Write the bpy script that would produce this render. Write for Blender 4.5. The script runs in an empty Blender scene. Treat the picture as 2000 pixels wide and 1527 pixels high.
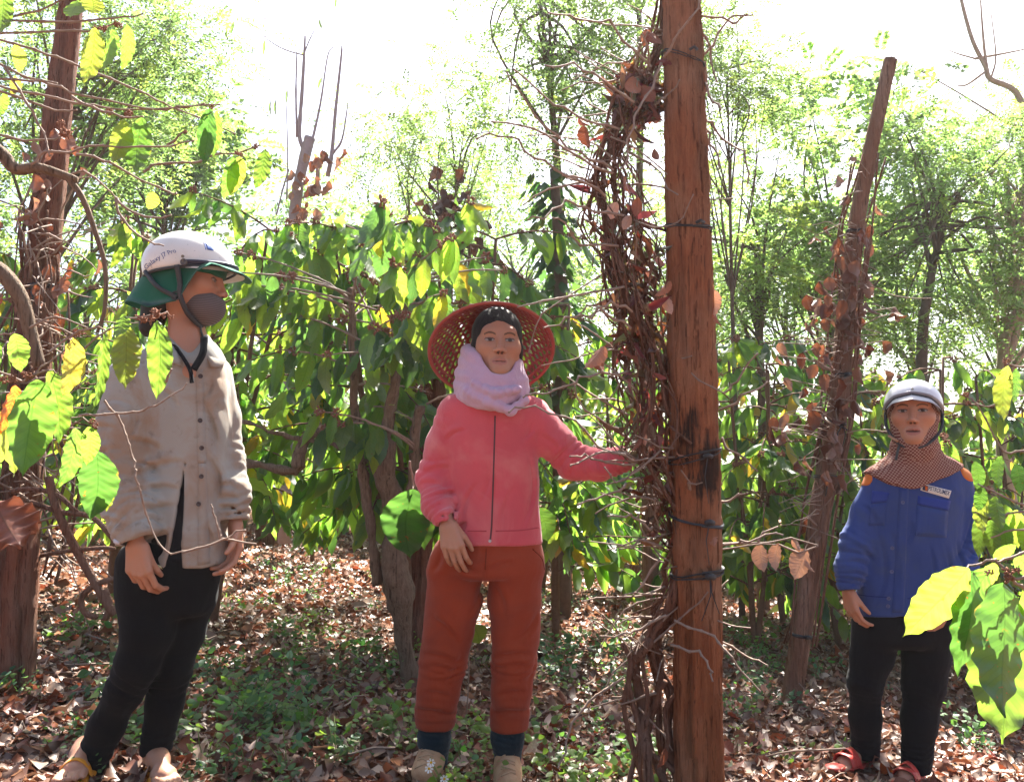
import bpy, math, random
import numpy as np
from mathutils import Vector, Matrix, Euler, noise as mnoise
from mathutils.bvhtree import BVHTree

# ------------------------------------------------------------------ camera, sky, sun, exposure
SC = bpy.context.scene
COL = SC.collection
F, CX, CY = 1750.0, 1000.0, 763.5          # focal length and centre, in photograph pixels
CZ = 1.04                                  # camera height
TH = math.atan((930 - CY) / F)             # upward pitch
cam = bpy.data.cameras.new('camera'); camo = bpy.data.objects.new('camera', cam); COL.objects.link(camo)
cam.sensor_width = 36; cam.lens = 36 * F / 2000; cam.clip_start = .05; cam.clip_end = 1500
camo.location = (0, 0, CZ); camo.rotation_euler = (math.pi / 2 + TH, 0, 0)
SC.camera = camo
SUN_EL, SUN_AZ = math.radians(53), math.radians(14)      # azimuth: clockwise from straight ahead (+Y)
w = bpy.data.worlds.new('World'); SC.world = w; w.use_nodes = True
nt = w.node_tree; nt.nodes.clear()
sky = nt.nodes.new('ShaderNodeTexSky'); sky.sky_type = 'NISHITA'; sky.sun_disc = False
sky.sun_elevation = SUN_EL; sky.sun_rotation = SUN_AZ
sky.air_density = 1.0; sky.dust_density = 3.5; sky.ozone_density = 1.0
bg = nt.nodes.new('ShaderNodeBackground'); bg.inputs['Strength'].default_value = .05
out = nt.nodes.new('ShaderNodeOutputWorld')
nt.links.new(sky.outputs[0], bg.inputs[0]); nt.links.new(bg.outputs[0], out.inputs[0])
sl = bpy.data.lights.new('sun', 'SUN'); slo = bpy.data.objects.new('sun', sl); COL.objects.link(slo)
sl.energy = 5.0; sl.angle = math.radians(.5); sl.color = (1, .95, .86)
SUND = Vector((math.sin(SUN_AZ) * math.cos(SUN_EL), math.cos(SUN_AZ) * math.cos(SUN_EL), math.sin(SUN_EL)))
slo.rotation_euler = (-SUND).to_track_quat('-Z', 'Y').to_euler()
slo.location = SUND * 30
SC.view_settings.view_transform = 'Standard'; SC.view_settings.look = 'None'
SC.view_settings.exposure = 2.65; SC.view_settings.gamma = 1; SC.view_settings.use_curve_mapping = False
cy = SC.cycles
cy.max_bounces = 7; cy.diffuse_bounces = 4; cy.glossy_bounces = 2; cy.transmission_bounces = 4; cy.transparent_max_bounces = 4
cy.caustics_reflective = False; cy.caustics_refractive = False; cy.sample_clamp_indirect = 6
cy.use_denoising = True

# ------------------------------------------------------------------ places
ct, st = math.cos(TH), math.sin(TH)
def P(px, py, d):
    """The point seen at photograph pixel (px, py) at depth d metres."""
    a = (px - CX) / F; b = -(py - CY) / F
    return np.array([d * a, d * (ct - b * st), CZ + d * (st + b * ct)])
def gz(x, y):
    return -.109 * x + .018 * math.sin(1.7 * x + .6) * math.cos(1.3 * y + .4) + .012 * math.sin(3.1 * x - 2.3 * y)
def G(px, d, up=0.0):
    """The point of the ground under column px at depth d."""
    x = d * (px - CX) / F; y = d
    for _ in range(4):
        z = gz(x, y); y = (d - (z - CZ) * st) / ct
    return np.array([x, y, gz(x, y) + up])
def gnd(px, py):
    """The point of the ground seen at a pixel."""
    d = 3.0
    for _ in range(30):
        p = P(px, py, d); q = gz(p[0], p[1])
        k = (CZ - q) / max(1e-4, (CZ - p[2])); d = max(.5, min(60, d * (.3 + .7 * k)))
    return P(px, py, d)

# ------------------------------------------------------------------ objects
def tag(o, label=None, cat=None, group=None, kind=None):
    if label: o['label'] = label
    if cat: o['category'] = cat
    if group: o['group'] = group
    if kind: o['kind'] = kind
    return o
def thing(name, loc, label, cat, group=None):
    o = bpy.data.objects.new(name, None); o.empty_display_size = .1
    o.location = Vector(loc); COL.objects.link(o)
    return tag(o, label, cat, group)
def adopt(o, parent):
    if parent is not None:
        o.parent = parent
        if parent.parent is None: o.matrix_parent_inverse = Matrix.Translation(-parent.location)
    return o
def link(name, me, mat=None, parent=None, smooth=True):
    """A mesh given in world coordinates as one object, under its thing or part."""
    o = bpy.data.objects.new(name, me); COL.objects.link(o)
    if mat: me.materials.append(mat)
    if smooth: me.shade_smooth()
    return adopt(o, parent)
def mesh_np(name, V, Q, col=None, uv=None):
    """Mesh from numpy arrays; Q is (n,3) or (n,4)."""
    V = np.asarray(V, np.float32); Q = np.asarray(Q, np.int32)
    me = bpy.data.meshes.new(name); n, k = Q.shape
    me.vertices.add(len(V)); me.vertices.foreach_set('co', V.ravel())
    me.loops.add(n * k); me.loops.foreach_set('vertex_index', Q.ravel())
    me.polygons.add(n); me.polygons.foreach_set('loop_start', np.arange(0, n * k, k, dtype=np.int32))
    me.update(calc_edges=True)
    if col is not None:
        a = me.color_attributes.new('col', 'FLOAT_COLOR', 'POINT')
        c = np.ones((len(V), 4), np.float32); c[:, :3] = col; a.data.foreach_set('color', c.ravel())
    if uv is not None:
        u = me.uv_layers.new(name='uv'); u.data.foreach_set('uv', np.asarray(uv, np.float32)[Q.ravel()].ravel())
    return me
class MB:
    """Collects tubes, boxes and patches, then links them as ONE mesh object."""
    def __init__(s): s.v = []; s.f = []
    def add(s, vs, fs):
        b = len(s.v); s.v.extend([tuple(map(float, v)) for v in vs]); s.f.extend([tuple(i + b for i in f) for f in fs])
    def tube(s, pts, rad, n=6, caps=True, flat=1.0, up=None):
        pts = [np.asarray(p, float) for p in pts]; m = len(pts)
        if np.isscalar(rad): rad = [rad] * m
        T = [pts[min(i + 1, m - 1)] - pts[max(i - 1, 0)] for i in range(m)]
        T = [t / (np.linalg.norm(t) + 1e-9) for t in T]
        a = np.array(up, float) if up is not None else (np.array([0, 0, 1.]) if abs(T[0][2]) < .9 else np.array([1., 0, 0]))
        vs = []; fs = []
        for i in range(m):
            a = a - T[i] * a.dot(T[i]); a /= np.linalg.norm(a) + 1e-9; b = np.cross(T[i], a)
            for k in range(n):
                t = 2 * math.pi * k / n; vs.append(pts[i] + rad[i] * (a * math.cos(t) * flat + b * math.sin(t)))
        for i in range(m - 1):
            for k in range(n):
                fs.append((i * n + k, i * n + (k + 1) % n, (i + 1) * n + (k + 1) % n, (i + 1) * n + k))
        if caps: fs.append(tuple(range(n - 1, -1, -1))); fs.append(tuple((m - 1) * n + k for k in range(n)))
        s.add(vs, fs)
    def roughen(s, scale, amp):
        s.v = [tuple(Vector(v) + mnoise.noise_vector(Vector(v) * scale) * amp + mnoise.noise_vector(Vector(v) * scale * 2.7) * amp * .5) for v in s.v]; return s
    def build(s, name, mat, parent=None, smooth=True):
        me = bpy.data.meshes.new(name); me.from_pydata(s.v, [], s.f); me.update()
        return link(name, me, mat, parent, smooth)
def spline(pts, n):
    """Catmull-Rom through pts, n points per span."""
    p = [np.asarray(q, float) for q in pts]; p = [2 * p[0] - p[1]] + p + [2 * p[-1] - p[-2]]; o = []
    for i in range(1, len(p) - 2):
        for k in range(n):
            t = k / n
            o.append(.5 * (2 * p[i] + (p[i + 1] - p[i - 1]) * t + (2 * p[i - 1] - 5 * p[i] + 4 * p[i + 1] - p[i + 2]) * t * t
                     + (-p[i - 1] + 3 * p[i] - 3 * p[i + 1] + p[i + 2]) * t ** 3))
    o.append(p[-2]); return o
def unit(v): v = np.asarray(v, float); return v / (np.linalg.norm(v) + 1e-12)

# ------------------------------------------------------------------ materials
def new_mat(name):
    m = bpy.data.materials.new(name); m.use_nodes = True; t = m.node_tree; t.nodes.clear()
    o = t.nodes.new('ShaderNodeOutputMaterial'); return m, t, o
def nd(t, kind, ins=None, **props):
    n = t.nodes.new('ShaderNode' + kind)
    for k, v in props.items(): setattr(n, k, v)
    for k, v in (ins or {}).items():
        if hasattr(v, 'is_linked') or hasattr(v, 'links'): t.links.new(v, n.inputs[k])
        else: n.inputs[k].default_value = v
    return n
def ramp(t, fac, stops, interp='LINEAR'):
    n = t.nodes.new('ShaderNodeValToRGB'); n.color_ramp.interpolation = interp; e = n.color_ramp.elements
    while len(e) < len(stops): e.new(.5)
    for i, (p, c) in enumerate(stops):
        e[i].position = p; e[i].color = (c, c, c, 1) if np.isscalar(c) else (*c, 1)
    t.links.new(fac, n.inputs[0]); return n.outputs[0]
def mix(t, fac, a, b, mode='MIX'):
    n = t.nodes.new('ShaderNodeMix'); n.data_type = 'RGBA'; n.blend_type = mode
    for sock, v in ((0, fac), (6, a), (7, b)):
        if hasattr(v, 'links'): t.links.new(v, n.inputs[sock])
        else: n.inputs[sock].default_value = v if np.isscalar(v) else (*v[:3], 1)
    return n.outputs[2]
def coords(t, scale=(1, 1, 1), which='Object', rot=(0, 0, 0)):
    c = nd(t, 'TexCoord'); m = nd(t, 'Mapping', {'Vector': c.outputs[which], 'Scale': scale, 'Rotation': rot}); return m.outputs[0]
def noise(t, vec, scale, detail=4, rough=.55, dist=0.0):
    return nd(t, 'TexNoise', {'Vector': vec, 'Scale': scale, 'Detail': detail, 'Roughness': rough, 'Distortion': dist}).outputs['Fac']
def math_(t, op, a, b=0.0, c=0.0):
    n = nd(t, 'Math', operation=op)
    for i, v in enumerate((a, b, c)):
        if hasattr(v, 'links'): t.links.new(v, n.inputs[i])
        else: n.inputs[i].default_value = v
    return n.outputs[0]
def bsdf(t, o, color, rough=.7, spec=.3, bump=None, bstr=.3, bdist=.01, **extra):
    n = nd(t, 'BsdfPrincipled', {'Roughness': rough, 'Specular IOR Level': spec})
    if hasattr(color, 'links'): t.links.new(color, n.inputs['Base Color'])
    else: n.inputs['Base Color'].default_value = (*color, 1)
    for k, v in extra.items(): n.inputs[k.replace('_', ' ')].default_value = v
    if bump is not None:
        b = nd(t, 'Bump', {'Height': bump, 'Strength': bstr, 'Distance': bdist}); t.links.new(b.outputs[0], n.inputs['Normal'])
    t.links.new(n.outputs[0], o.inputs[0]); return n

def m_plain(name, c, rough=.6, spec=.3, var=.25, sc=30, **kw):
    m, t, o = new_mat(name); v = coords(t); n = noise(t, v, sc)
    bsdf(t, o, mix(t, n, [x * (1 - var) for x in c], [min(1, x * (1 + var)) for x in c]), rough, spec, n, .15, .004, **kw); return m
def m_leaf(name, source, trans=.5, veins=True, gloss=.10, tr=(4.5, 4.0, 1.9)):
    """Thin leaf: reflects on both sides, lets light through; colour from the object or from the mesh."""
    m, t, o = new_mat(name)
    if source == 'object': base = nd(t, 'ObjectInfo').outputs['Color']
    else: base = nd(t, 'VertexColor', layer_name='col').outputs[0]
    bump = None
    if veins:
        uv = nd(t, 'UVMap'); sp = nd(t, 'SeparateXYZ', {0: uv.outputs[0]})
        au = math_(t, 'ABSOLUTE', math_(t, 'SUBTRACT', sp.outputs[0], .5))
        ph = math_(t, 'SUBTRACT', math_(t, 'MULTIPLY', sp.outputs[1], 11.0), math_(t, 'MULTIPLY', au, 3.2))
        fr = math_(t, 'ABSOLUTE', math_(t, 'SUBTRACT', math_(t, 'FRACT', ph), .5))
        side = ramp(t, fr, [(0, 1), (.09, 0)])
        mid = ramp(t, au, [(0, 1), (.03, 0)])
        vein = math_(t, 'MAXIMUM', math_(t, 'MULTIPLY', side, .55), mid)
        oi = nd(t, 'ObjectInfo'); oc = nd(t, 'VectorMath', {0: coords(t, which='Object'), 1: math_(t, 'MULTIPLY', oi.outputs['Random'], 37.0)}, operation='ADD').outputs[0]
        nz = noise(t, oc, 5, 4)
        base = mix(t, math_(t, 'MULTIPLY', vein, .55), base, mix(t, 1.0, base, (.5, .62, .5), 'MULTIPLY'))
        base = mix(t, ramp(t, nz, [(.45, 0), (.8, .4)]), base, mix(t, 1.0, base, (1.5, 1.25, .8), 'MULTIPLY'))
        # blemishes: small brown holes and burnt rims
        sp2 = noise(t, oc, 22, 2)
        base = mix(t, ramp(t, sp2, [(.69, 0), (.73, .85)]), base, (.10, .03, .008))
        rimk = math_(t, 'ADD', au, math_(t, 'MULTIPLY', math_(t, 'SUBTRACT', noise(t, oc, 7, 3), .5), .55)); base = mix(t, ramp(t, rimk, [(.55, 0), (.62, .8)]), base, (.17, .085, .02))
        bump = math_(t, 'SUBTRACT', fr, math_(t, 'MULTIPLY', mid, .6))
    bn = {}
    if bump is not None:
        b = nd(t, 'Bump', {'Height': bump, 'Strength': .28, 'Distance': .004}); bn = {'Normal': b.outputs[0]}
    d = nd(t, 'BsdfDiffuse', {'Color': base, **bn})
    tc = mix(t, 1.0, base, tr, 'MULTIPLY')
    tb = nd(t, 'BsdfTranslucent', {'Color': tc, **bn})
    s1 = nd(t, 'MixShader', {0: trans, 1: d.outputs[0], 2: tb.outputs[0]})
    g = nd(t, 'BsdfGlossy', {'Color': (1, 1, 1, 1), 'Roughness': .42, **bn})
    s2 = nd(t, 'MixShader', {0: gloss, 1: s1.outputs[0], 2: g.outputs[0]}) if gloss else s1
    if gloss:
        fw = nd(t, 'LayerWeight', {'Blend': .25}); t.links.new(math_(t, 'MULTIPLY', fw.outputs['Facing'], gloss * 2.2), s2.inputs[0])
    t.links.new(s2.outputs[0], o.inputs[0]); return m
def m_wood(name, c1, c2, c3, zs=.12, sc=38, stain=None, moss=0):
    m, t, o = new_mat(name); v = coords(t, (1, 1, zs)); n1 = noise(t, v, sc, 6, .65); v2 = coords(t, (1, 1, .5)); n2 = noise(t, v2, 5, 4)
    v3 = coords(t, (1, 1, .04)); n3 = noise(t, v3, 90, 3, .7)
    c = mix(t, ramp(t, n1, [(.32, 0), (.68, 1)]), c1, c2); c = mix(t, ramp(t, n2, [(.42, 0), (.72, .85)]), c, c3)
    c = mix(t, ramp(t, n3, [(.34, .85), (.46, 0)]), c, [x * .22 for x in c1]); n4 = noise(t, coords(t, (1, 1, .10)), 150, 3, .8); c = mix(t, ramp(t, n4, [(.35, .5), (.65, 0)]), c, [x * .5 for x in c2])
    if stain is not None:
        g = nd(t, 'NewGeometry'); nz = noise(t, coords(t, (1, 1, .6)), 16, 5, .6)
        for (p, r) in stain:
            dv = nd(t, 'VectorMath', {0: g.outputs['Position'], 1: tuple(p)}, operation='SUBTRACT')
            dv = nd(t, 'VectorMath', {0: dv.outputs[0], 1: (1, 1, .45)}, operation='MULTIPLY')
            ln = nd(t, 'VectorMath', {0: dv.outputs[0]}, operation='LENGTH').outputs['Value']
            k = math_(t, 'ADD', math_(t, 'DIVIDE', ln, r), math_(t, 'MULTIPLY', math_(t, 'SUBTRACT', math_(t, 'ADD', math_(t, 'MULTIPLY', nz, .5), math_(t, 'MULTIPLY', n3, .5)), .5), 3.2))
            c = mix(t, ramp(t, k, [(.45, .9), (.95, 0)]), c, (.018, .014, .012))
    h = math_(t, 'ADD', n1, math_(t, 'MULTIPLY', n3, .8))
    bsdf(t, o, c, .85, .15, math_(t, 'ADD', h, n4), .9, .010); return m
def m_cloth(name, c, var=.15, dirt=None, weave=700, rough=.9, fold=.25, sheen=.15, dsc=7):
    m, t, o = new_mat(name); v = coords(t)
    n = noise(t, v, 6, 4); n2 = noise(t, v, dsc, 5, .6, .6)
    col = mix(t, n, [x * (1 - var) for x in c], [min(1, x * (1 + var)) for x in c])
    if dirt: col = mix(t, ramp(t, n2, [(.46, 0), (.7, .75)]), col, dirt)
    wv = noise(t, v, weave, 1); fo = noise(t, coords(t, (1, 1, .45)), 16, 3, .5, .8)
    h = math_(t, 'ADD', math_(t, 'MULTIPLY', wv, .12), fo)
    bsdf(t, o, col, rough, .12, h, fold, .02, Sheen_Weight=sheen); return m

M = {}
M['leaf'] = m_leaf('coffee_leaf_green', 'object', .66)
M['leaf_mass'] = m_leaf('coffee_leaf_mass', 'mesh', .6, veins=False, gloss=.09)
M['feather'] = m_leaf('feather_leaflets', 'mesh', .55, veins=False, gloss=.05, tr=(2.3, 2.4, 1.7))
M['dry'] = m_leaf('dry_leaf_brown', 'object', .22, veins=True, gloss=.06, tr=(1.7, 1.15, .8))
M['dry_mass'] = m_leaf('leaf_litter', 'mesh', .2, veins=False, gloss=.08, tr=(1.6, 1.1, .8))
M['weed'] = m_leaf('weed_leaf', 'mesh', .5, veins=False, gloss=.06, tr=(2.0, 2.2, .8))
M['bark'] = m_wood('coffee_bark', (.13, .085, .055), (.27, .19, .13), (.20, .15, .11), .5, 60)
M['twig'] = m_plain('grey_twig', (.25, .185, .145), .8, .2, .4, 60)
M['vine'] = m_wood('dead_vine', (.115, .052, .033), (.24, .12, .078), (.22, .155, .12), .5, 70)
M['cluster'] = m_plain('dried_flowers', (.24, .115, .075), .9, .1, .5, 200)
M['strap'] = m_plain('black_rubber_strap', (.034, .036, .040), .55, .4, .4, 40)
M['glare_bark'] = m_plain('glare_washed_bark', (.33, .29, .32), .9, .1, .25, 25)  # bark paled to lilac grey: the glare is put into its colour
M['coffee_stem'] = m_plain('brown_stem', (.15, .085, .055), .85, .15, .4, 50)
M['pale_bark'] = m_plain('pale_bark', (.34, .27, .22), .9, .1, .35, 25)
M['dark_bark'] = m_plain('dark_bark', (.12, .09, .07), .9, .1, .35, 25)
# ------------------------------------------------------------------ ground
def build_ground():
    xs = np.concatenate([np.linspace(-400, -14, 14), np.linspace(-12, 12, 121), np.linspace(14, 400, 14)])
    ys = np.concatenate([np.linspace(-60, -4, 6), np.linspace(-3, 22, 126), np.linspace(25, 400, 14)])
    V = np.array([(x, y, (gz(x, y) if abs(x) < 13 else gz(13 * np.sign(x), y))) for y in ys for x in xs]); nx = len(xs)
    Q = np.array([(j * nx + i, j * nx + i + 1, (j + 1) * nx + i + 1, (j + 1) * nx + i) for j in range(len(ys) - 1) for i in range(nx - 1)])
    m, t, o = new_mat('red_soil'); v = coords(t); n1 = noise(t, v, 1.1, 5); n2 = noise(t, v, 22, 6, .7); n3 = noise(t, v, 120, 3, .7)
    c = mix(t, n1, (.13, .06, .037), (.22, .105, .065)); c = mix(t, ramp(t, n2, [(.45, 0), (.62, .8)]), c, (.11, .072, .052))
    c = mix(t, ramp(t, n3, [(.6, 0), (.72, .7)]), c, (.30, .22, .18))
    bsdf(t, o, c, .95, .1, math_(t, 'ADD', n2, math_(t, 'MULTIPLY', n3, .5)), .8, .03)
    g = link('ground', mesh_np('ground', V, Q), m); tag(g, kind='structure')
build_ground()

# ------------------------------------------------------------------ leaf shapes (base at origin, hanging to -Z, face to -Y)
def leaf_grid(nv, nu, rng, width=.19, wav=.035, nvein=9, fold=.22, curl=.12, tip=1.0):
    V = []; UV = []; ph = rng.uniform(0, 6.28); ph2 = rng.uniform(0, 6.28); sk = rng.uniform(-.05, .05)
    for j in range(nv + 1):
        t = j / nv; wd = width * (math.sin(math.pi * min(1, t ** .9)) ** .75) * (1 - .25 * t) + .006
        if t > .86: wd *= (1 - t) / .14 * .75 + .25 * (1 - t) / .14
        for i in range(nu + 1):
            u = -1 + 2 * i / nu
            e = wd * (1 + .03 * math.sin(nvein * 6.28 * t + ph) * abs(u))
            y = fold * abs(u) * wd - curl * t * t + wav * abs(u) ** 1.6 * math.sin(nvein * 3.9 * t + ph + (1.5 if u > 0 else 0)) \
                + .006 * math.cos(nvein * 6.28 * (t - .3 * abs(u))) * (1 if 0 < abs(u) < 1 else .3) * math.sin(math.pi * t)
            V.append((u * e + sk * math.sin(3 * t) , y + .03 * math.sin(4 * t + ph2), -t)); UV.append((i / nu, t))
    Q = [(j * (nu + 1) + i, j * (nu + 1) + i + 1, (j + 1) * (nu + 1) + i + 1, (j + 1) * (nu + 1) + i) for j in range(nv) for i in range(nu)]
    return np.array(V), np.array(Q), np.array(UV)
R0 = random.Random(5)
def leaf_set(name, n, nv, nu, mat, **kw):
    r = []
    for _ in range(n):
        V, Q, UV = leaf_grid(nv, nu, R0, **kw); me = mesh_np(name, V, Q, uv=UV); me.materials.append(mat); me.shade_smooth(); r.append(me)
    return r
LEAF_NEAR = leaf_set('coffee_leaf', 5, 30, 8, M['leaf'], width=.2, wav=.018)
LEAF_MID = [leaf_set('coffee_leaf', 1, 9, 4, M['leaf'], width=w_, wav=v_, curl=c_, fold=f_)[0] for (w_, v_, c_, f_) in ((.18, .03, .1, .2), (.21, .045, -.2, .35), (.16, .03, .35, .3), (.19, .06, .2, .1), (.23, .03, .05, .25), (.15, .05, .5, .5), (.20, .02, -.1, .6), (.17, .07, .25, .2), (.22, .05, .4, .35))]
DRY_NEAR = leaf_set('dry_leaf', 6, 14, 6, M['dry'], width=.25, fold=.6, curl=.3, wav=.04)
DRY_MID = leaf_set('dry_leaf', 7, 8, 4, M['dry'], width=.29, fold=.75, curl=.40, wav=.06)
LV, LQ, _ = leaf_grid(6, 2, R0, width=.19, wav=.04)

def leaf_matrix(base, direction, length, face=None, roll=0.0, wide=1.0):
    z = -Vector(unit(direction)); f = Vector(face) if face is not None else Vector((0, -1, 0))
    y = -(f - z * f.dot(z))
    if y.length < 1e-3: y = Vector((1, 0, 0)) - z * z.x
    y.normalize(); x = y.cross(z)
    if roll:
        c, s = math.cos(roll), math.sin(roll); x, y = x * c + y * s, y * c - x * s
    m = Matrix((x * length * wide, y * length, z * length)).transposed().to_4x4(); m.translation = Vector(base); return m
GREENS = [(.056, .112, .026), (.042, .092, .026), (.070, .126, .026), (.028, .068, .026), (.088, .136, .026)]
def put_leaf(parent, meshes, M4, color, rng, name='leaf'):
    o = bpy.data.objects.new(name, rng.choice(meshes)); COL.objects.link(o)
    o.parent = parent; o.matrix_parent_inverse = Matrix.Translation(-parent.location) if parent else Matrix.Identity(4)
    o.matrix_basis = M4; o.color = (*color, 1); return o
def green(rng, sun=0.0):
    if rng.random() < .045: return (.19, .145, .025)
    c = rng.choice(GREENS); k = rng.uniform(.85, 1.4); return tuple(x * k for x in c)
def mass_mesh(name, mats, cols, V0=LV, Q0=LQ):
    A = np.array([np.array(m.to_3x3()) for m in mats]); T = np.array([m.translation[:] for m in mats]); n, k = len(mats), len(V0)
    V = np.einsum('nij,kj->nki', A, V0) + T[:, None]; Q = Q0[None] + (np.arange(n) * k)[:, None, None]
    return mesh_np(name, V.reshape(-1, 3), Q.reshape(-1, Q0.shape[1]), col=np.repeat(np.array(cols), k, 0))

def cluster_mesh(seed):
    r = random.Random(seed); V = []; Q = []
    for _ in range(30):
        d = unit([r.gauss(0, 1), r.gauss(0, 1), r.gauss(0, 1) + .3]); a = unit(np.cross(d, [r.random(), r.random(), r.random()])); b = np.cross(d, a)
        L = r.uniform(.55, 1.0); wd = r.uniform(.12, .22); k = len(V)
        c = d * L * .35; e = d * L
        V += [c, (c + e) / 2 + a * wd, (c + e) / 2 + b * wd, (c + e) / 2 - a * wd, (c + e) / 2 - b * wd, e]
        Q += [(k, k + 1, k + 2), (k, k + 2, k + 3), (k, k + 3, k + 4), (k, k + 4, k + 1), (k + 5, k + 2, k + 1), (k + 5, k + 3, k + 2), (k + 5, k + 4, k + 3), (k + 5, k + 1, k + 4)]
    me = mesh_np('dried_flower_cluster', V, Q); me.materials.append(M['cluster']); return me
CLUSTERS = [cluster_mesh(i) for i in range(4)]
def put_cluster(parent, p, size, rng):
    o = bpy.data.objects.new('dried_flower_cluster', rng.choice(CLUSTERS)); COL.objects.link(o)
    o.parent = parent; o.matrix_parent_inverse = Matrix.Translation(-parent.location)
    o.matrix_basis = Matrix.Translation(Vector(p)) @ Euler((rng.uniform(0, 6), rng.uniform(0, 6), rng.uniform(0, 6))).to_matrix().to_4x4() @ Matrix.Scale(size, 4); return o

def twig_path(p, d, length, rng, droop=.3, wig=.25, step=.07):
    d = unit(d); pts = [np.array(p, float)]; n = max(3, int(length / step))
    for i in range(n):
        d = unit(d + np.array([rng.gauss(0, wig), rng.gauss(0, wig), rng.gauss(0, wig)]) * .35 + np.array([0, 0, -droop / n]))
        pts.append(pts[-1] + d * length / n)
    return pts
def node_tube(mb, pts, r0, r1, n=5, knob=1.45, caps=True):
    """A twig with swollen nodes at every joint."""
    P2 = []; R2 = []; m = len(pts)
    for i in range(m):
        r = r0 + (r1 - r0) * i / (m - 1)
        P2.append(pts[i]); R2.append(r * (knob if 0 < i else 1))
        if i < m - 1:
            P2.append(pts[i] * .8 + pts[i + 1] * .2); R2.append(r); P2.append(pts[i] * .2 + pts[i + 1] * .8); R2.append(r)
    mb.tube(P2, R2, n, caps)

def coffee_tree(label, base, height, rng, n_obj=220, n_leaf=320, stems=3, nbr=30, spread=.75, group=None, lmin=.13, lmax=.21, zmin=.35, bare=.4, stem_top=None):
    t = thing('coffee_tree', base, label, 'coffee tree', group)
    base = np.array(base, float); tr = MB(); br = MB(); slots = []; knots = []
    stem_paths = []
    for s in range(stems):
        a = rng.uniform(0, 6.28); top = base + np.array([math.cos(a) * .22 * spread, math.sin(a) * .22 * spread, height * 1.36 * rng.uniform(.86, 1.0)])
        if stem_top: top = np.array(stem_top[s % len(stem_top)]); top = top + (top - base) * .30
        mid = (base + top) / 2 + np.array([rng.gauss(0, .07), rng.gauss(0, .07), 0])
        p = spline([base - np.array([0, 0, .05]), base + (mid - base) * .4 + np.array([rng.gauss(0, .03), rng.gauss(0, .03), 0]), mid, top], 5)
        q_ = p[:-3]; tr.tube(q_, [(.024 - .019 * i / (len(p) - 1)) * rng.uniform(.9, 1.12) for i in range(len(q_))], 7); stem_paths.append(p[:-2])
    for b in range(nbr):
        p = stem_paths[b % stems]; f = zmin + (1 - zmin) * ((b + rng.random()) / nbr); i = min(len(p) - 1, int(f * (len(p) - 1))); q = p[i]
        a = b * 2.4 + rng.uniform(-.4, .4); L = spread * rng.uniform(.55, 1.1) * (1.0 - .35 * f)
        d = np.array([math.cos(a), math.sin(a), rng.uniform(.1, .75)])
        pts = twig_path(q, d, L, rng, droop=rng.uniform(.5, 1.5), wig=.18)
        node_tube(br, pts, .0065, .0028, 4)
        m = len(pts)
        for k in range(m):
            if k / m < bare: continue
            dirb = unit(pts[min(k + 1, m - 1)] - pts[max(k - 1, 0)]); lat = unit(np.cross(dirb, [0, 0, 1]))
            for sgn in (-1, 1, rng.choice([-1, 1])):
                if rng.random() < .86: slots.append((pts[k], dirb, lat * sgn, k == m - 1))
            if rng.random() < .4 or k == m - 1: knots.append(pts[k])
    tr.build('trunk', M['coffee_stem'], t); br.build('branches', M['coffee_stem'], t)
    rng.shuffle(slots); slots = slots[:n_leaf]
    slots.sort(key=lambda s: s[0][1])            # those nearest the path in front first
    mats = []; cols = []
    for i, (p, db, lt, end) in enumerate(slots):
        d = unit(np.array([0, 0, -1.0]) + db * rng.uniform(.0, .7) + lt * rng.uniform(.1, .7) + np.array([0, 0, .9 if rng.random() < .12 else 0])); L = rng.uniform(lmin, lmax) * (rng.uniform(.5, .8) if rng.random() < .22 else 1)
        fc = unit(db * .5 + np.array([rng.gauss(0, .6), -1 + rng.gauss(0, .5), .3]))
        m4 = leaf_matrix(p, d, L, fc, rng.uniform(-.5, .5), rng.uniform(.85, 1.15)); c = green(rng)
        if i < n_obj: put_leaf(t, LEAF_MID, m4, c, rng)
        else: mats.append(m4); cols.append(c)
    if mats:
        o = link('foliage', mass_mesh('foliage', mats, cols), M['leaf_mass'], t); o['kind'] = 'stuff'
    rng.shuffle(knots)
    for p in sorted(knots, key=lambda q: -q[2])[:(46 if n_obj > 100 else 14 if n_obj else 6)]: put_cluster(t, p + np.array([0, 0, .008]), rng.uniform(.024, .040), rng)
    return t

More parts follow.
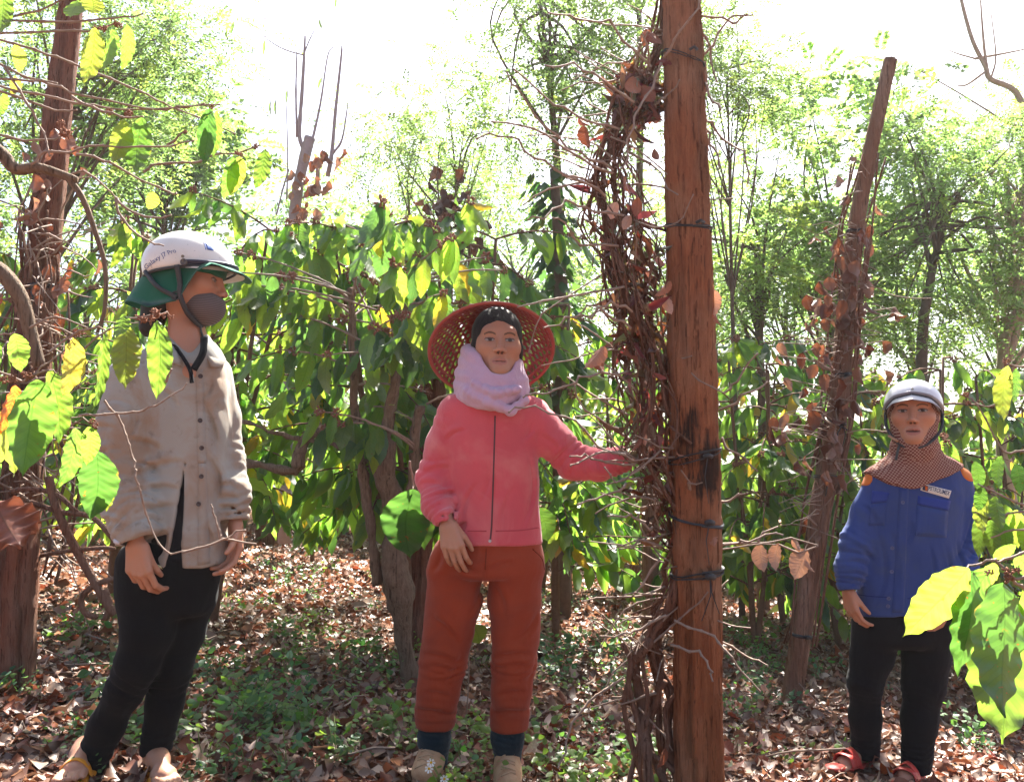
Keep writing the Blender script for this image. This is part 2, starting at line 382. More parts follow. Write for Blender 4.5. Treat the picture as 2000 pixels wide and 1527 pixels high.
# ------------------------------------------------------------------ feathery shade trees
def frond_mass(centers, dirs, L, rng, npair=9, leaflet=.05, wid=.016, base=(.07, .125, .03), cv=None):
    """Pinnate fronds: pairs of leaflets along a drooping stalk, as arrays."""
    n = len(centers); C = np.array(centers); D = np.array(dirs); Lr = np.array(L)[:, None]
    g = np.random.default_rng(rng.randrange(1 << 30))
    side = np.cross(D, [0, 0, 1]); side /= np.linalg.norm(side, axis=1)[:, None] + 1e-9
    upv = np.cross(side, D); rollr = g.normal(0, .5, n)[:, None]; S = side * np.cos(rollr) + upv * np.sin(rollr)
    Vs = []; 
    for k in range(npair):
        t = .15 + .85 * k / (npair - 1); pos = C + D * Lr * t + np.array([0, 0, -1]) * Lr * .35 * t * t
        sz = leaflet * (1 - .45 * abs(t - .45)) * g.uniform(.75, 1.2, (n, 1))
        for sg in (-1, 1):
            dv = S * sg + D * .55 + g.normal(0, .18, (n, 3)); dv[:, 2] -= .15; dv /= np.linalg.norm(dv, axis=1)[:, None]
            wv = np.cross(dv, upv + g.normal(0, .35, (n, 3))); wv /= np.linalg.norm(wv, axis=1)[:, None] + 1e-9
            a = pos; m = pos + dv * sz * .5; e = pos + dv * sz
            Vs.append(np.stack([a, m + wv * wid * .5, e, m - wv * wid * .5], 1))
    V = np.concatenate(Vs, 0).reshape(-1, 3); q = len(V) // 4; Q = np.arange(q * 4).reshape(-1, 4)
    cb = np.array(base)[None] * g.uniform(.7, 1.35, (n, 1)) * (np.array(cv)[:, None] if cv is not None else 1); cb = cb * np.where(g.random((n, 1)) < .2, np.array([[1.5, 1.25, .9]]), 1.0)
    cols = np.tile(np.repeat(cb, 4, 0), (npair * 2, 1)); return V, Q, cols
def feather_tree(label, base, crown, radii, rng, nclus=36, per=60, clr=.4, trunk_r=.07, group=None, color=(.07, .125, .03), leaflet=.05, wid=.017, flen=.26, trunk_path=None, bark='dark_bark', npair=8, fork=.55):
    t = thing('shade_tree', base, label, 'tree', group); base = np.array(base, float); crown = np.array(crown, float); rad = np.array(radii, float)
    tb = MB(); lb = MB()
    top = crown + np.array([0, 0, -rad[2] * .1]); path = trunk_path or [base - np.array([0, 0, .1]), base * .5 + top * .5 + np.array([rng.gauss(0, .15), rng.gauss(0, .1), 0]), top]
    tp = spline(path, 6); tb.tube(tp, [trunk_r * (1 - .75 * i / (len(tp) - 1)) for i in range(len(tp))], 8); tb.build('trunk', M[bark], t)
    C = []; D = []; L = []; CV = []
    for k in range(nclus):
        v = unit([rng.gauss(0, 1), rng.gauss(0, 1), rng.gauss(0, 1)]) * rng.uniform(.35, 1.0) ** .6; c = crown + v * rad
        s = tp[int(len(tp) * rng.uniform(fork, .97))]; mid = (s + c) / 2 + np.array([rng.gauss(0, .12), rng.gauss(0, .12), rng.uniform(0, .25)])
        lp = spline([s, mid, c], 4); lb.tube(lp, [.022 * trunk_r / .07 * (1 - .8 * i / (len(lp) - 1)) for i in range(len(lp))], 4)
        tone = rng.uniform(.65, 1.35)
        for _ in range(per):
            o = np.array([rng.gauss(0, 1), rng.gauss(0, 1), rng.gauss(0, .6)]) * clr * .55; C.append(c + o)
            D.append(unit(o + np.array([rng.gauss(0, .25), rng.gauss(0, .25), rng.gauss(.05, .2)]))); L.append(flen * rng.uniform(.6, 1.2)); CV.append(tone)
    lb.build('limbs', M[bark], t)
    V, Q, cols = frond_mass(C, D, L, rng, npair, leaflet, wid, color, CV)
    o = link('crown', mesh_np('crown', V, Q, col=cols), M['feather'], t, False); o['kind'] = 'stuff'; return t
# ------------------------------------------------------------------ timber posts
def post(label, path, radii, mat, nside=32, seed=1, square=.35, crack=None, ties=(), name='timber_post', top_flat=True, squash=1.0):
    """Split timber: a lumpy squarish column with a deep crack, and the black ties knotted round it."""
    rng = random.Random(seed); p = spline(path, 22); m = len(p)
    rad = np.interp(np.linspace(0, 1, m), np.linspace(0, 1, len(radii)), radii)
    t = thing(name, path[0], label, 'post'); vs = []; fs = []
    lob = [rng.uniform(-.07, .07) for _ in range(nside)]
    for i in range(m):
        T = unit(p[min(i + 1, m - 1)] - p[max(i - 1, 0)]); a = unit(np.array([1., 0, 0]) - T * T[0]); b = np.cross(T, a)
        for k in range(nside):
            th = 2 * math.pi * k / nside; sq = 1 + square * (1 / max(abs(math.cos(th)), abs(math.sin(th))) - 1)
            r = rad[i] * sq * (1 + lob[k] + .022 * math.sin(i * .17 + k * 1.7 + seed) + .018 * math.sin(i * .061 + k * 2.9) + rng.gauss(0, .008))
            for (ca, c0, c1, cd) in ([(crack, 0, 1, .70)] if not isinstance(crack, (list, type(None))) else crack or []):
                if c0 <= i / m <= c1 and abs(((th - ca + math.pi + .12 * math.sin(i * .09 + ca * 7) + .05 * math.sin(i * .31)) % (2 * math.pi)) - math.pi) < math.pi / nside: r *= cd
            vs.append(p[i] + r * (a * math.cos(th) + b * math.sin(th) * squash))
    for i in range(m - 1):
        for k in range(nside): fs.append((i * nside + k, i * nside + (k + 1) % nside, (i + 1) * nside + (k + 1) % nside, (i + 1) * nside + k))
    fs.append(tuple(range(nside - 1, -1, -1))); fs.append(tuple((m - 1) * nside + k for k in range(nside)))
    mb = MB(); mb.add(vs, fs); o = mb.roughen(26, .0045).build('shaft', mat, t)
    for (f, tilt, wd, tail) in ties:
        i = int(f * (m - 1)); c = p[i]; r = rad[i] * (1 + square * .25) * 1.06; tb = MB(); T = unit(p[min(i + 1, m - 1)] - p[max(i - 1, 0)]); a = unit(np.array([1., 0, 0]) - T * T[0]); b = np.cross(T, a)
        for lay in range(2):
            ring = []
            for k in range(19):
                th = -math.pi / 2 + 2 * math.pi * k / 18; sq = 1 + square * (1 / max(abs(math.cos(th)), abs(math.sin(th))) - 1)
                ring.append(c + rad[i] * (1.06 + .03 * lay) * sq * (a * math.cos(th) + b * math.sin(th) * squash) + T * (tilt * math.cos(th + .6 * lay) + .008 * lay + rng.gauss(0, .0015)))
            tb.tube(ring, wd, 6, False, .35, up=a)
        k0 = c - b * 0 + np.array([.25 * r, -r * 1.12, 0]); tb.tube([k0 + np.array([-.012, 0, 0]), k0 + np.array([0, -.01, .004]), k0 + np.array([.012, 0, 0])], wd * 1.3, 6)
        for q in range(tail):
            e = k0 + np.array([rng.uniform(-.05, .03), -.012, -rng.uniform(.07, .15)]); tb.tube([k0, (k0 + e) / 2 + np.array([.012 * (1 if q else -1), -.012, .012]), e], [wd * .9, wd * .7, wd * .5], 5, True, .3)
        tb.build('tie', M['strap'], t)
    return t
RED1 = ((.21, .064, .028), (.34, .135, .060), (.33, .20, .125))
wood_main = m_wood('orange_timber', *RED1, zs=.07, sc=46, stain=[(P(1352, 850, 2.80), .055), (P(1335, 905, 2.80), .06), (P(1395, 920, 2.80), .07), (P(1365, 945, 2.80), .05), (P(1380, 1120, 2.8), .03), (P(1392, 1350, 2.8), .016)])
wood_red = m_wood('red_timber', (.15, .05, .03), (.24, .095, .055), (.25, .17, .13), .07, 50)
wood_grey = m_wood('weathered_timber', (.17, .08, .05), (.27, .155, .10), (.33, .25, .195), .07, 46)
DM = 2.9
post('tall orange timber post bound with black straps, beside the pink jacket', [P(1368, 1640, DM), P(1362, 1450, DM), P(1362, 1200, DM), P(1358, 950, DM), P(1350, 700, DM), P(1344, 450, DM), P(1336, 200, DM), P(1331, 0, DM), P(1328, -120, DM)],
     [.078, .076, .074, .076, .073, .069, .064, .058, .056], wood_main, seed=3, crack=[(math.radians(-33), .42, 1, .62), (math.radians(-62), .60, .93, .82), (math.radians(-118), .0, .38, .80), (math.radians(-95), .18, .55, .86), (math.radians(-50), .05, .30, .82), (math.radians(-130), .5, .8, .84)], square=.38,
     ties=((.295, .012, .008, 2), (.345, -.018, .007, 1), (.405, .02, .006, 1), (.63, -.01, .0045, 0), (.80, -.03, .004, 0)))
D2 = 4.78
post('leaning weathered post with a sawn top, overgrown by a dead vine', [G(1540, D2, -.05), P(1562, 1260, D2), P(1600, 1000, D2), P(1632, 830, D2), P(1650, 640, D2), P(1668, 470, D2), P(1697, 310, D2), P(1739, 116, D2)],
     [.050, .052, .050, .052, .046, .041, .037, .034], wood_grey, seed=8, crack=math.radians(-60), square=.2, ties=((.16, 0, .008, 0), (.34, .01, .008, 1), (.43, -.02, .008, 2), (.5, .01, .008, 1), (.73, 0, .006, 0)))
D3 = 4.6
post('red-brown timber post at the left edge behind the masked woman', [G(28, D3, -.05), P(40, 1020, D3), P(55, 800, D3), P(75, 600, D3), P(92, 420, D3), P(112, 230, D3), P(138, 20, D3), P(143, -60, D3)],
     [.085, .085, .085, .078, .070, .062, .052, .05], wood_red, seed=5, crack=math.radians(-75), square=.2, ties=((.46, .02, .01, 2), (.30, 0, .01, 1)))
post('short dark red post half hidden behind the pink jacket', [G(812, 5.0, -.05), P(822, 1080, 5.0), P(838, 900, 5.0), P(852, 740, 5.0)], [.055, .06, .065, .06], wood_red, seed=11, square=.2, crack=math.radians(-90))
post('stubby brown post standing far back in the litter', [G(522, 9.6, -.05), P(523, 990, 9.6), P(526, 925, 9.6), P(530, 880, 9.6)], [.12, .115, .11, .10], wood_red, seed=12, square=.3)
post('grey post in shade behind the bare vine stems', [G(1272, 6.4, -.05), P(1270, 1000, 6.4), P(1268, 880, 6.4), P(1262, 700, 6.4)], [.06, .06, .055, .05], wood_grey, seed=13, square=.2)
post('broken stump under the big crinkled leaf at the left edge', [G(35, 3.55, -.05), P(40, 1150, 3.55), P(45, 1060, 3.55), P(38, 985, 3.55)], [.06, .058, .052, .04], wood_red, seed=15, square=.2, crack=math.radians(-60))

# ------------------------------------------------------------------ dead vine on the tall post
def flake_mass(pts, sizes, rng, cols):
    mats = [leaf_matrix(p, [rng.gauss(0, 1), rng.gauss(0, 1), rng.gauss(-.6, 1)], s, [rng.gauss(0, 1), rng.gauss(0, 1), rng.gauss(0, 1)]) for p, s in zip(pts, sizes)]
    V0, Q0, _ = leaf_grid(4, 2, rng, width=.20, fold=1.2, curl=.5, wav=.14); return mass_mesh('flakes', mats, [tuple(x * rng.uniform(.6, 1.4) for x in rng.choice(cols)) for _ in pts], V0, Q0)
BROWN = [(.20, .085, .05), (.26, .13, .085), (.16, .06, .035), (.33, .21, .16)]
def dry(rng): c = rng.choice(BROWN); k = rng.uniform(.75, 1.3); return tuple(x * k for x in c)
def vine_post():
    rng = random.Random(21); DV = 2.93
    cen = [(1300, -40, 22), (1283, 60, 26), (1262, 150, 34), (1228, 215, 34), (1200, 290, 26), (1190, 350, 34), (1212, 430, 44), (1236, 520, 46), (1250, 610, 42), (1263, 700, 42), (1275, 790, 50), (1290, 880, 60), (1308, 960, 48), (1322, 1040, 36), (1330, 1100, 28), (1316, 1160, 26), (1286, 1215, 38), (1262, 1275, 40), (1262, 1350, 42), (1276, 1440, 44), (1296, 1560, 46)]
    C = [P(a, b, DV) for a, b, _ in cen]; Rr = [r / F * DV for _, _, r in cen]
    Rr = [r * (1.3 if 5 <= i <= 12 else 1.15) for i, r in enumerate(Rr)]; base = G(1290, DV); t = thing('dead_vine', base, 'dead brown pepper vine tangled beside the tall orange post', 'vine')
    st_ = MB(); n = len(C)
    for s in range(96):
        i0 = 0 if s < 8 else rng.randrange(0, n - 9); i1 = n if s < 8 else min(n - 3, i0 + rng.randrange(4, 8)); a = rng.uniform(0, 6.28); q = []
        lim = 1.1 if s < 8 else 1.5
        for i in range(i0, i1):
            a += rng.gauss(0, .75); rr = Rr[i] * rng.uniform(.2, lim); q.append(C[i] + np.array([math.cos(a) * rr, math.sin(a) * rr * .75, rng.gauss(0, .02)]))
        q = spline(q, 4); r0 = rng.uniform(.0013, .0038) if s > 6 else rng.uniform(.005, .009)
        st_.tube(q, [r0 * (1.25 if (k % 4 == 0) else 1) * (.55 + .6 * k / len(q)) for k in range(len(q))], 6)
    for pth, r0 in (([(1330, 1110), (1312, 1180), (1290, 1230), (1262, 1262), (1240, 1300), (1252, 1370), (1262, 1450), (1268, 1540)], .017), ([(1320, 1120), (1300, 1200), (1275, 1240), (1290, 1290), (1285, 1360), (1265, 1430), (1285, 1500), (1325, 1560)], .012),
                    ([(1215, 1255), (1232, 1290), (1228, 1340), (1244, 1400), (1262, 1460), (1300, 1490), (1330, 1515)], .010), ([(1300, 1330), (1270, 1370), (1262, 1410), (1240, 1480), (1225, 1545)], .009), ([(1330, 1345), (1300, 1385), (1305, 1450), (1290, 1540)], .009)):
        q = spline([P(a, b, DV - .02 + .03 * math.sin(a)) for a, b in pth], 5); st_.tube(q, [r0 * (1 + .15 * math.sin(k * 1.9)) for k in range(len(q))], 7)
    st_.build('stems', M['vine'], t)
    tw = MB()
    fixed = [[(1240, 900), (1165, 869), (1126, 820), (1040, 793), (993, 806)], [(1224, 728), (1150, 735), (1100, 752), (1055, 770), (1022, 776)], [(1230, 610), (1195, 588), (1150, 612), (1105, 622), (1062, 640)],
             [(1235, 640), (1180, 610), (1145, 595), (1130, 612)], [(1220, 560), (1140, 575), (1060, 590), (1010, 600)], [(1225, 885), (1180, 880), (1130, 905), (1115, 910)], [(1240, 905), (1185, 900), (1145, 892), (1113, 891)],
             [(1255, 940), (1225, 935), (1205, 942), (1180, 912)], [(1230, 945), (1190, 965), (1150, 980), (1128, 985)], [(1280, 1030), (1240, 1012), (1220, 1005), (1187, 1008)], [(1290, 1060), (1250, 1055), (1230, 1070), (1205, 1068)], [(1295, 1090), (1235, 1165)],
             [(1300, 1200), (1250, 1225), (1215, 1238), (1172, 1242)], [(1220, 1320), (1160, 1360), (1125, 1400), (1105, 1450), (1090, 1500)], [(1400, 1062), (1440, 1060), (1480, 1050), (1530, 1045)], [(1320, 1210), (1390, 1245), (1430, 1285), (1485, 1350)], [(1390, 1245), (1450, 1275), (1500, 1300)], [(1310, 1260), (1360, 1275), (1385, 1300), (1392, 1330)],
             [(1200, 330), (1130, 300), (1070, 255), (1010, 170), (990, 140)], [(1195, 340), (1100, 290), (1040, 250), (960, 238)], [(1190, 380), (1110, 345), (1040, 305), (1000, 262), (930, 272)], [(1205, 250), (1150, 240), (1080, 205), (1003, 135)], [(1240, 200), (1180, 155), (1120, 125), (1065, 128)], [(1270, 130), (1190, 40), (1130, 40), (1070, 25)],
             [(1215, 420), (1140, 405), (1110, 395), (1060, 420), (1030, 430)], [(1205, 480), (1135, 480), (1100, 430), (1080, 425)], [(1370, 30), (1430, 45), (1460, 28)], [(1372, 110), (1420, 40), (1470, 30)], [(1375, 150), (1395, 200), (1408, 215)], [(1378, 250), (1395, 290), (1405, 330)], [(1378, 230), (1410, 270), (1455, 302), (1460, 360)], [(1372, 60), (1390, 110), (1400, 160)],
             [(1410, 770), (1440, 745), (1480, 690)], [(1405, 800), (1450, 770), (1500, 745)], [(1408, 860), (1440, 890), (1480, 920)], [(1400, 990), (1440, 970), (1460, 962)],
             [(1300, 110), (1330, 60), (1362, 20), (1368, -20)], [(1295, 130), (1260, 190), (1235, 250), (1215, 330)], [(1370, 120), (1376, 200), (1380, 300), (1372, 340)], [(1376, 240), (1355, 290), (1325, 318)]]
    for q in fixed:
        dd = DV - rng.uniform(.04, .22) if min(a for a, b in q) < 1300 else DV - rng.uniform(-.1, .06)
        if q[0][0] > 1290 and q[0][0] < 1330: dd = DM - .1
        w3 = [P(a, b, dd + rng.gauss(0, .015) - .03 * k) for k, (a, b) in enumerate(q)]; fine = []
        for k in range(len(w3) - 1):
            for s in range(3): fine.append(w3[k] + (w3[k + 1] - w3[k]) * s / 3 + np.array([rng.gauss(0, .005), rng.gauss(0, .005), rng.gauss(0, .005)]))
        fine.append(w3[-1]); node_tube(tw, fine, .0042, .0024, 5, 1.5)
    for k in range(120):
        i = rng.choice([x for x in range(1, 19)]); a = rng.uniform(0, 6.28); p = C[i] + np.array([math.cos(a), math.sin(a) * .7, rng.gauss(0, .3)]) * Rr[i] * .8
        d = np.array([-abs(rng.gauss(.9, .5)) if rng.random() < .78 else rng.uniform(.2, .8), rng.gauss(-.1, .5), rng.gauss(.15, .55)]); L = rng.uniform(.07, .34) * (1.25 if 2 < i < 8 else 1)
        node_tube(tw, twig_path(p, d, L, rng, .1, .55, .045), rng.uniform(.0024, .0046), .0018, 4, 1.6)
    tw.build('twigs', M['twig'], t)
    pts = []; sz = []
    for k in range(430):
        i = rng.choice([2, 2, 2, 2, 3, 5, 6, 6, 6, 7, 7, 7, 8, 8, 8, 9, 9, 10, 10, 11, 11, 12, 12, 13]); f = rng.random(); j = min(n - 1, i + 1); a = rng.uniform(0, 6.28); rr = (Rr[i] * (1 - f) + Rr[j] * f) * rng.uniform(.2, 1.0)
        pts.append(C[i] * (1 - f) + C[j] * f + np.array([math.cos(a) * rr, math.sin(a) * rr * .7, rng.gauss(0, .02)])); sz.append(rng.uniform(.025, .085))
    for k in range(170): a = rng.uniform(0, 6.28); rr = .075 * rng.random() ** .5; pts.append(P(1248, 185, DV) + np.array([math.cos(a) * rr, rng.gauss(0, .03), math.sin(a) * rr * .9])); sz.append(rng.uniform(.03, .08))
    o = link('bark_flakes', flake_mass(pts, sz, rng, [(.14, .06, .038), (.20, .095, .062), (.10, .045, .03), (.27, .17, .125)]), M['dry_mass'], t); o['kind'] = 'stuff'
    for (a, b, x, y, wd) in [(1140, 245, 1145, 292, 1.1), (1130, 230, 1150, 250, .9), (1310, 548, 1283, 585, .8), (1180, 675, 1150, 725, 1.1), (1165, 690, 1175, 730, 1), (1278, 290, 1285, 318, .8), (1250, 850, 1240, 885, .9), (1256, 842, 1262, 870, .8), (1385, 1022, 1392, 1068, 1.), (1366, 1030, 1375, 1090, .7), (1262, 55, 1285, 95, 1.2), (1270, 60, 1250, 90, 1),
                           (1322, 880, 1345, 900, .9), (1393, 565, 1405, 618, .7), (1392, 590, 1398, 640, .6), (1296, 575, 1310, 615, .9), (1246, 385, 1240, 425, .9), (1300, 1460, 1290, 1500, .8), (1232, 420, 1215, 450, 1.), (1205, 395, 1190, 430, 1.1), (1225, 345, 1220, 380, 1.0), (1235, 150, 1240, 190, 1.3), (1255, 165, 1275, 205, 1.2)]:
        p = P(a, b, DV - .08); e = P(x, y, DV - .09 + rng.gauss(0, .01)); put_leaf(t, DRY_NEAR, leaf_matrix(p, e - p, np.linalg.norm(e - p) * 1.05, [rng.gauss(0, .6), -1, .2], rng.uniform(-.5, .5), wd * 1.15), tuple(x * 1.5 for x in dry(rng)), rng, 'dry_leaf')
vine_post()

def vine_leaning():
    rng = random.Random(33); t = thing('dead_vine', G(1560, D2 - .1), 'dead vine with many curled brown leaves on the leaning post', 'vine')
    line = [(1722, 200), (1697, 310), (1668, 470), (1650, 640), (1632, 830), (1600, 1000), (1562, 1260)]; st_ = MB(); tw = MB()
    C = [P(a, b, D2) for a, b in line]
    for s in range(12):
        q = []; a = rng.uniform(0, 6.28)
        for i in range(1 if s < 6 else 2, len(C)): a += rng.gauss(0, .6); q.append(C[i] + np.array([math.cos(a) * .085, -abs(math.sin(a)) * .085 * rng.choice([1, -1]), 0]))
        st_.tube(spline(q, 5), .0055, 5)
    st_.build('stems', M['vine'], t); n = 0
    while n < 135:
        y = rng.gauss(640, 190)
        if not 215 < y < 1060 or (y < 450 and rng.random() < .6): continue
        xs = np.interp(y, [b for a, b in line], [a for a, b in line]); k = 1.0 if 440 < y < 900 else .35
        dx = rng.gauss(-12, 48) * k + (rng.choice([-28, 30]) if y < 440 else 0); p = P(xs + dx, y, D2 + rng.uniform(-.25, .12)); c = P(xs, y + rng.uniform(-25, 40), D2 - .06)
        if abs(dx) > 25: node_tube(tw, [c, (c + p) / 2 + np.array([rng.gauss(0, .02), rng.gauss(0, .02), rng.gauss(.01, .02)]), p], .003, .0016, 4)
        L = rng.uniform(.065, .115); put_leaf(t, DRY_MID, leaf_matrix(p, [rng.gauss(0, .35), rng.gauss(0, .35), -1], L, [rng.gauss(0, .8), -1, rng.gauss(0, .4)], rng.uniform(-.7, .7), rng.uniform(.9, 1.3)), tuple(x * .6 for x in dry(rng)), rng, 'dry_leaf'); n += 1
    for k in range(46):
        y = rng.uniform(430, 1050); xs = np.interp(y, [b for a, b in line], [a for a, b in line]); p = P(xs, y, D2 - .07)
        node_tube(tw, twig_path(p, [rng.choice([-1, -1, 1]) * rng.uniform(.5, 1), rng.uniform(-.8, .1), rng.gauss(.1, .4)], rng.uniform(.12, .42), rng, .2, .5, .05), .003, .0015, 4)
    tw.build('twigs', M['twig'], t)
vine_leaning()

def hanging_dry():
    rng = random.Random(4); d = 3.3; t = thing('dry_branch', P(1420, 1062, d), 'thin bare branch with a few dry leaves hanging left of the leaning post', 'branch'); tw = MB()
    for q in ([(1400, 1062), (1450, 1060), (1500, 1060), (1545, 1050), (1598, 1065)], [(1480, 1060), (1490, 1040), (1520, 1028)], [(1520, 1063), (1560, 1080), (1598, 1066)]): node_tube(tw, [P(a, b, d) for a, b in q], .0045, .0022, 5)
    tw.build('twig', M['twig'], t)
    for (a, b, x, y, wd) in [(1483, 1062, 1488, 1118, 1.3), (1520, 1060, 1508, 1115, 1.1), (1548, 1050, 1562, 1078, 1), (1575, 1072, 1543, 1130, 1.5), (1572, 1085, 1584, 1120, .7)]:
        p = P(a, b, d); e = P(x, y, d - .02); put_leaf(t, DRY_NEAR, leaf_matrix(p, e - p, np.linalg.norm(e - p), [rng.gauss(0, .3), -1, 0], 0, wd), (.36, .24, .18), rng, 'dry_leaf')
hanging_dry()

def vine_left():
    rng = random.Random(44); t = thing('dead_vine', G(70, 4.3), 'leafless brown vine wound round the post at the left edge', 'vine'); st_ = MB(); tw = MB()
    for q, r in (([(95, 930), (110, 990), (140, 1055), (170, 1110), (205, 1170), (225, 1200)], .018), ([(60, 980), (120, 1000), (180, 1010), (228, 1060)], .011), ([(225, 1130), (190, 1140), (160, 1165), (165, 1195), (190, 1205)], .012), ([(80, 1085), (140, 1075), (200, 1070), (225, 1072)], .009), ([(205, 1150), (215, 1180), (205, 1210)], .012), ([(20, 960), (60, 955), (110, 965), (150, 1000)], .010)):
        st_.tube(spline([P(a, b, 3.6) for a, b in q], 5), r, 7)
    for s in range(16):
        q = []; x0 = rng.uniform(-15, 120)
        for y in range(rng.randrange(330, 700, 40), 1150, 75): x0 += rng.gauss(0, 22); q.append(P(np.interp(y, [300, 1200], [90, 45]) + (x0 - 50) * .8, y, D3 - rng.uniform(.05, .2)))
        if len(q) > 2: st_.tube(spline(q, 4), rng.uniform(.004, .009), 5)
    st_.build('stems', M['vine'], t)
    for k in range(95):
        y = rng.uniform(420, 1080); p = P(rng.uniform(30, 130), y, D3 - .15)
        node_tube(tw, twig_path(p, [rng.gauss(.5, .8), rng.uniform(-.8, .0), rng.gauss(.1, .5)], rng.uniform(.15, .6), rng, .3, .5, .06), rng.uniform(.003, .006), .002, 4)
    tw.build('twigs', M['twig'], t)
    for k in range(34):
        y = rng.uniform(230, 760); p = P(rng.gauss(95, 48) + (600 - y) * .05, y, D3 - rng.uniform(.1, .25)); L = rng.uniform(.06, .12)
        put_leaf(t, DRY_MID, leaf_matrix(p, [rng.gauss(0, .4), rng.gauss(0, .3), -1], L, [rng.gauss(0, .8), -1, .2], 0, rng.uniform(.9, 1.3)), tuple(x * .95 for x in dry(rng)), rng, 'dry_leaf')
vine_left()
def big_dry():
    rng = random.Random(6); V, Q, UV = leaf_grid(26, 12, rng, width=.42, wav=.20, fold=.5, curl=.5); me = mesh_np('dry_leaf', V, Q, uv=UV); me.materials.append(M['dry']); me.shade_smooth()
    o = bpy.data.objects.new('dry_leaf', me); COL.objects.link(o); a = P(-15, 975, 2.9); b = P(60, 1110, 2.85); o.matrix_basis = leaf_matrix(a, b - a, .22, (.2, -1, .3), .2, 1.2); o.color = (.23, .10, .07, 1)
    tag(o, 'big crinkled red-brown dead leaf caught on the stump at the left edge', 'dead leaf')
big_dry()

# ------------------------------------------------------------------ the foreground coffee branches
def near_branch(label, root, twigs, leaves, clusters, d, seed, stems=(), name='coffee_tree', cat='coffee tree', r=.0048, slack=.10):
    rng = random.Random(seed); t = thing(name, root, label, cat); tw = MB(); sm = MB()
    for (q, r0, r1, dd) in stems:
        pts = spline([P(a, b, d + dd) for a, b in q], 6); sm.tube(pts, [r0 + (r1 - r0) * k / (len(pts) - 1) * (1 + .0 * k) for k in range(len(pts))], 9)
    if stems: sm.build('trunk', M['bark'], t)
    for q in twigs:
        dd = rng.uniform(-slack, slack); w3 = spline([P(a, b, d + dd + rng.gauss(0, .01)) for a, b in q], 3); fine = []
        for k in range(len(w3) - 1):
            n = max(1, int(np.linalg.norm(w3[k + 1] - w3[k]) / .05))
            for s in range(n): fine.append(w3[k] + (w3[k + 1] - w3[k]) * s / n + np.array([rng.gauss(0, .0018), rng.gauss(0, .003), rng.gauss(0, .0018)]))
        fine.append(w3[-1]); node_tube(tw, fine, r, r * .5, 6, 1.5)
    if twigs: tw.build('branches', M['twig'], t)
    for L in leaves:
        (a, b, x, y, wd, c) = L[:6]; dd = L[6] if len(L) > 6 else rng.uniform(-.05, .05); p = P(a, b, d + dd); e = P(x, y, d + dd + rng.uniform(-.05, .02)); ln = np.linalg.norm(e - p)
        half = wd / F * d / 2; put_leaf(t, LEAF_NEAR, leaf_matrix(p, e - p, ln, [rng.gauss(0, .25), -1, rng.gauss(0, .1)], rng.uniform(-.25, .25), half / (.178 * ln)), c, rng)
    for (a, b, s) in clusters:
        for k in range(2): put_cluster(t, P(a + rng.gauss(0, s * .45), b + rng.gauss(0, s * .3), d + rng.gauss(0, .01)), s / F * d, rng)
    return t
Y1, Y2, G1, G2, G3, OR = (.082, .115, .028), (.125, .115, .028), (.052, .100, .025), (.038, .086, .024), (.022, .058, .020), (.24, .07, .018)
near_branch('coffee tree reaching in over the top left corner, sparse yellowing leaves', G(-420, 2.6), [
    [(-60, 60), (45, 30), (118, 0), (150, -20)], [(-60, 38), (140, 43), (220, 35), (280, 27)], [(-60, 68), (110, 62), (185, 58), (225, 45)], [(-60, 62), (70, 100), (135, 120), (250, 168), (305, 195), (350, 215), (460, 262)],
    [(-60, 100), (50, 150), (120, 172), (180, 192), (285, 214), (345, 210), (430, 205)], [(-40, 152), (60, 157), (112, 163)], [(-50, 158), (70, 185), (180, 205), (290, 215), (400, 202)], [(-60, 255), (45, 272), (105, 270), (150, 250)], [(10, 130), (50, 200), (85, 260), (97, 305)],
    [(140, 190), (180, 212), (240, 228), (280, 228)], [(-40, 165), (60, 200), (110, 217), (150, 215)], [(60, 320), (90, 298), (135, 298), (200, 285), (310, 288), (380, 275)], [(150, 300), (200, 312), (250, 340), (330, 375), (345, 380)], [(280, 335), (310, 322), (380, 318), (410, 305), (480, 295), (505, 285)], [(330, 285), (365, 255)],
    [(130, 345), (165, 335), (200, 360), (225, 385)], [(225, 385), (240, 430), (290, 470), (320, 480)], [(225, 385), (250, 410), (300, 425), (335, 420)]],
    [(187, 58, 165, 172, 42, Y1), (222, 60, 205, 146, 40, G1), (250, 48, 241, 143, 30, G1), (150, 0, 140, 42, 42, G1), (175, -10, 178, 30, 40, Y1), (10, -20, 8, 75, 36, G1), (30, 88, 40, 145, 30, Y1), (30, 150, 25, 188, 30, Y2), (242, 236, 222, 324, 42, Y1), (278, 232, 268, 346, 52, G2), (408, 212, 394, 325, 36, G3), (424, 218, 418, 312, 20, G1), (455, 306, 438, 392, 36, G2), (470, 306, 450, 384, 34, Y1), (519, 290, 498, 376, 30, G1), (10, 180, 2, 235, 26, G1), (300, 375, 290, 410, 28, Y1)],
    [(195, 57, 11), (226, 47, 9), (215, 220, 9), (250, 225, 10), (130, 262, 14), (120, 250, 10), (415, 208, 7), (465, 300, 9), (503, 287, 7), (360, 258, 6)], 2.1, 61,
    stems=[([(-60, 270), (0, 298), (30, 330), (75, 328), (130, 345), (150, 352)], .018, .008, 0), ([(130, 345), (160, 385), (185, 450), (205, 520), (205, 600), (190, 650)], .008, .004, 0), ([(-40, 520), (0, 530), (40, 580), (60, 650), (78, 715)], .022, .014, 0)], r=.0032)
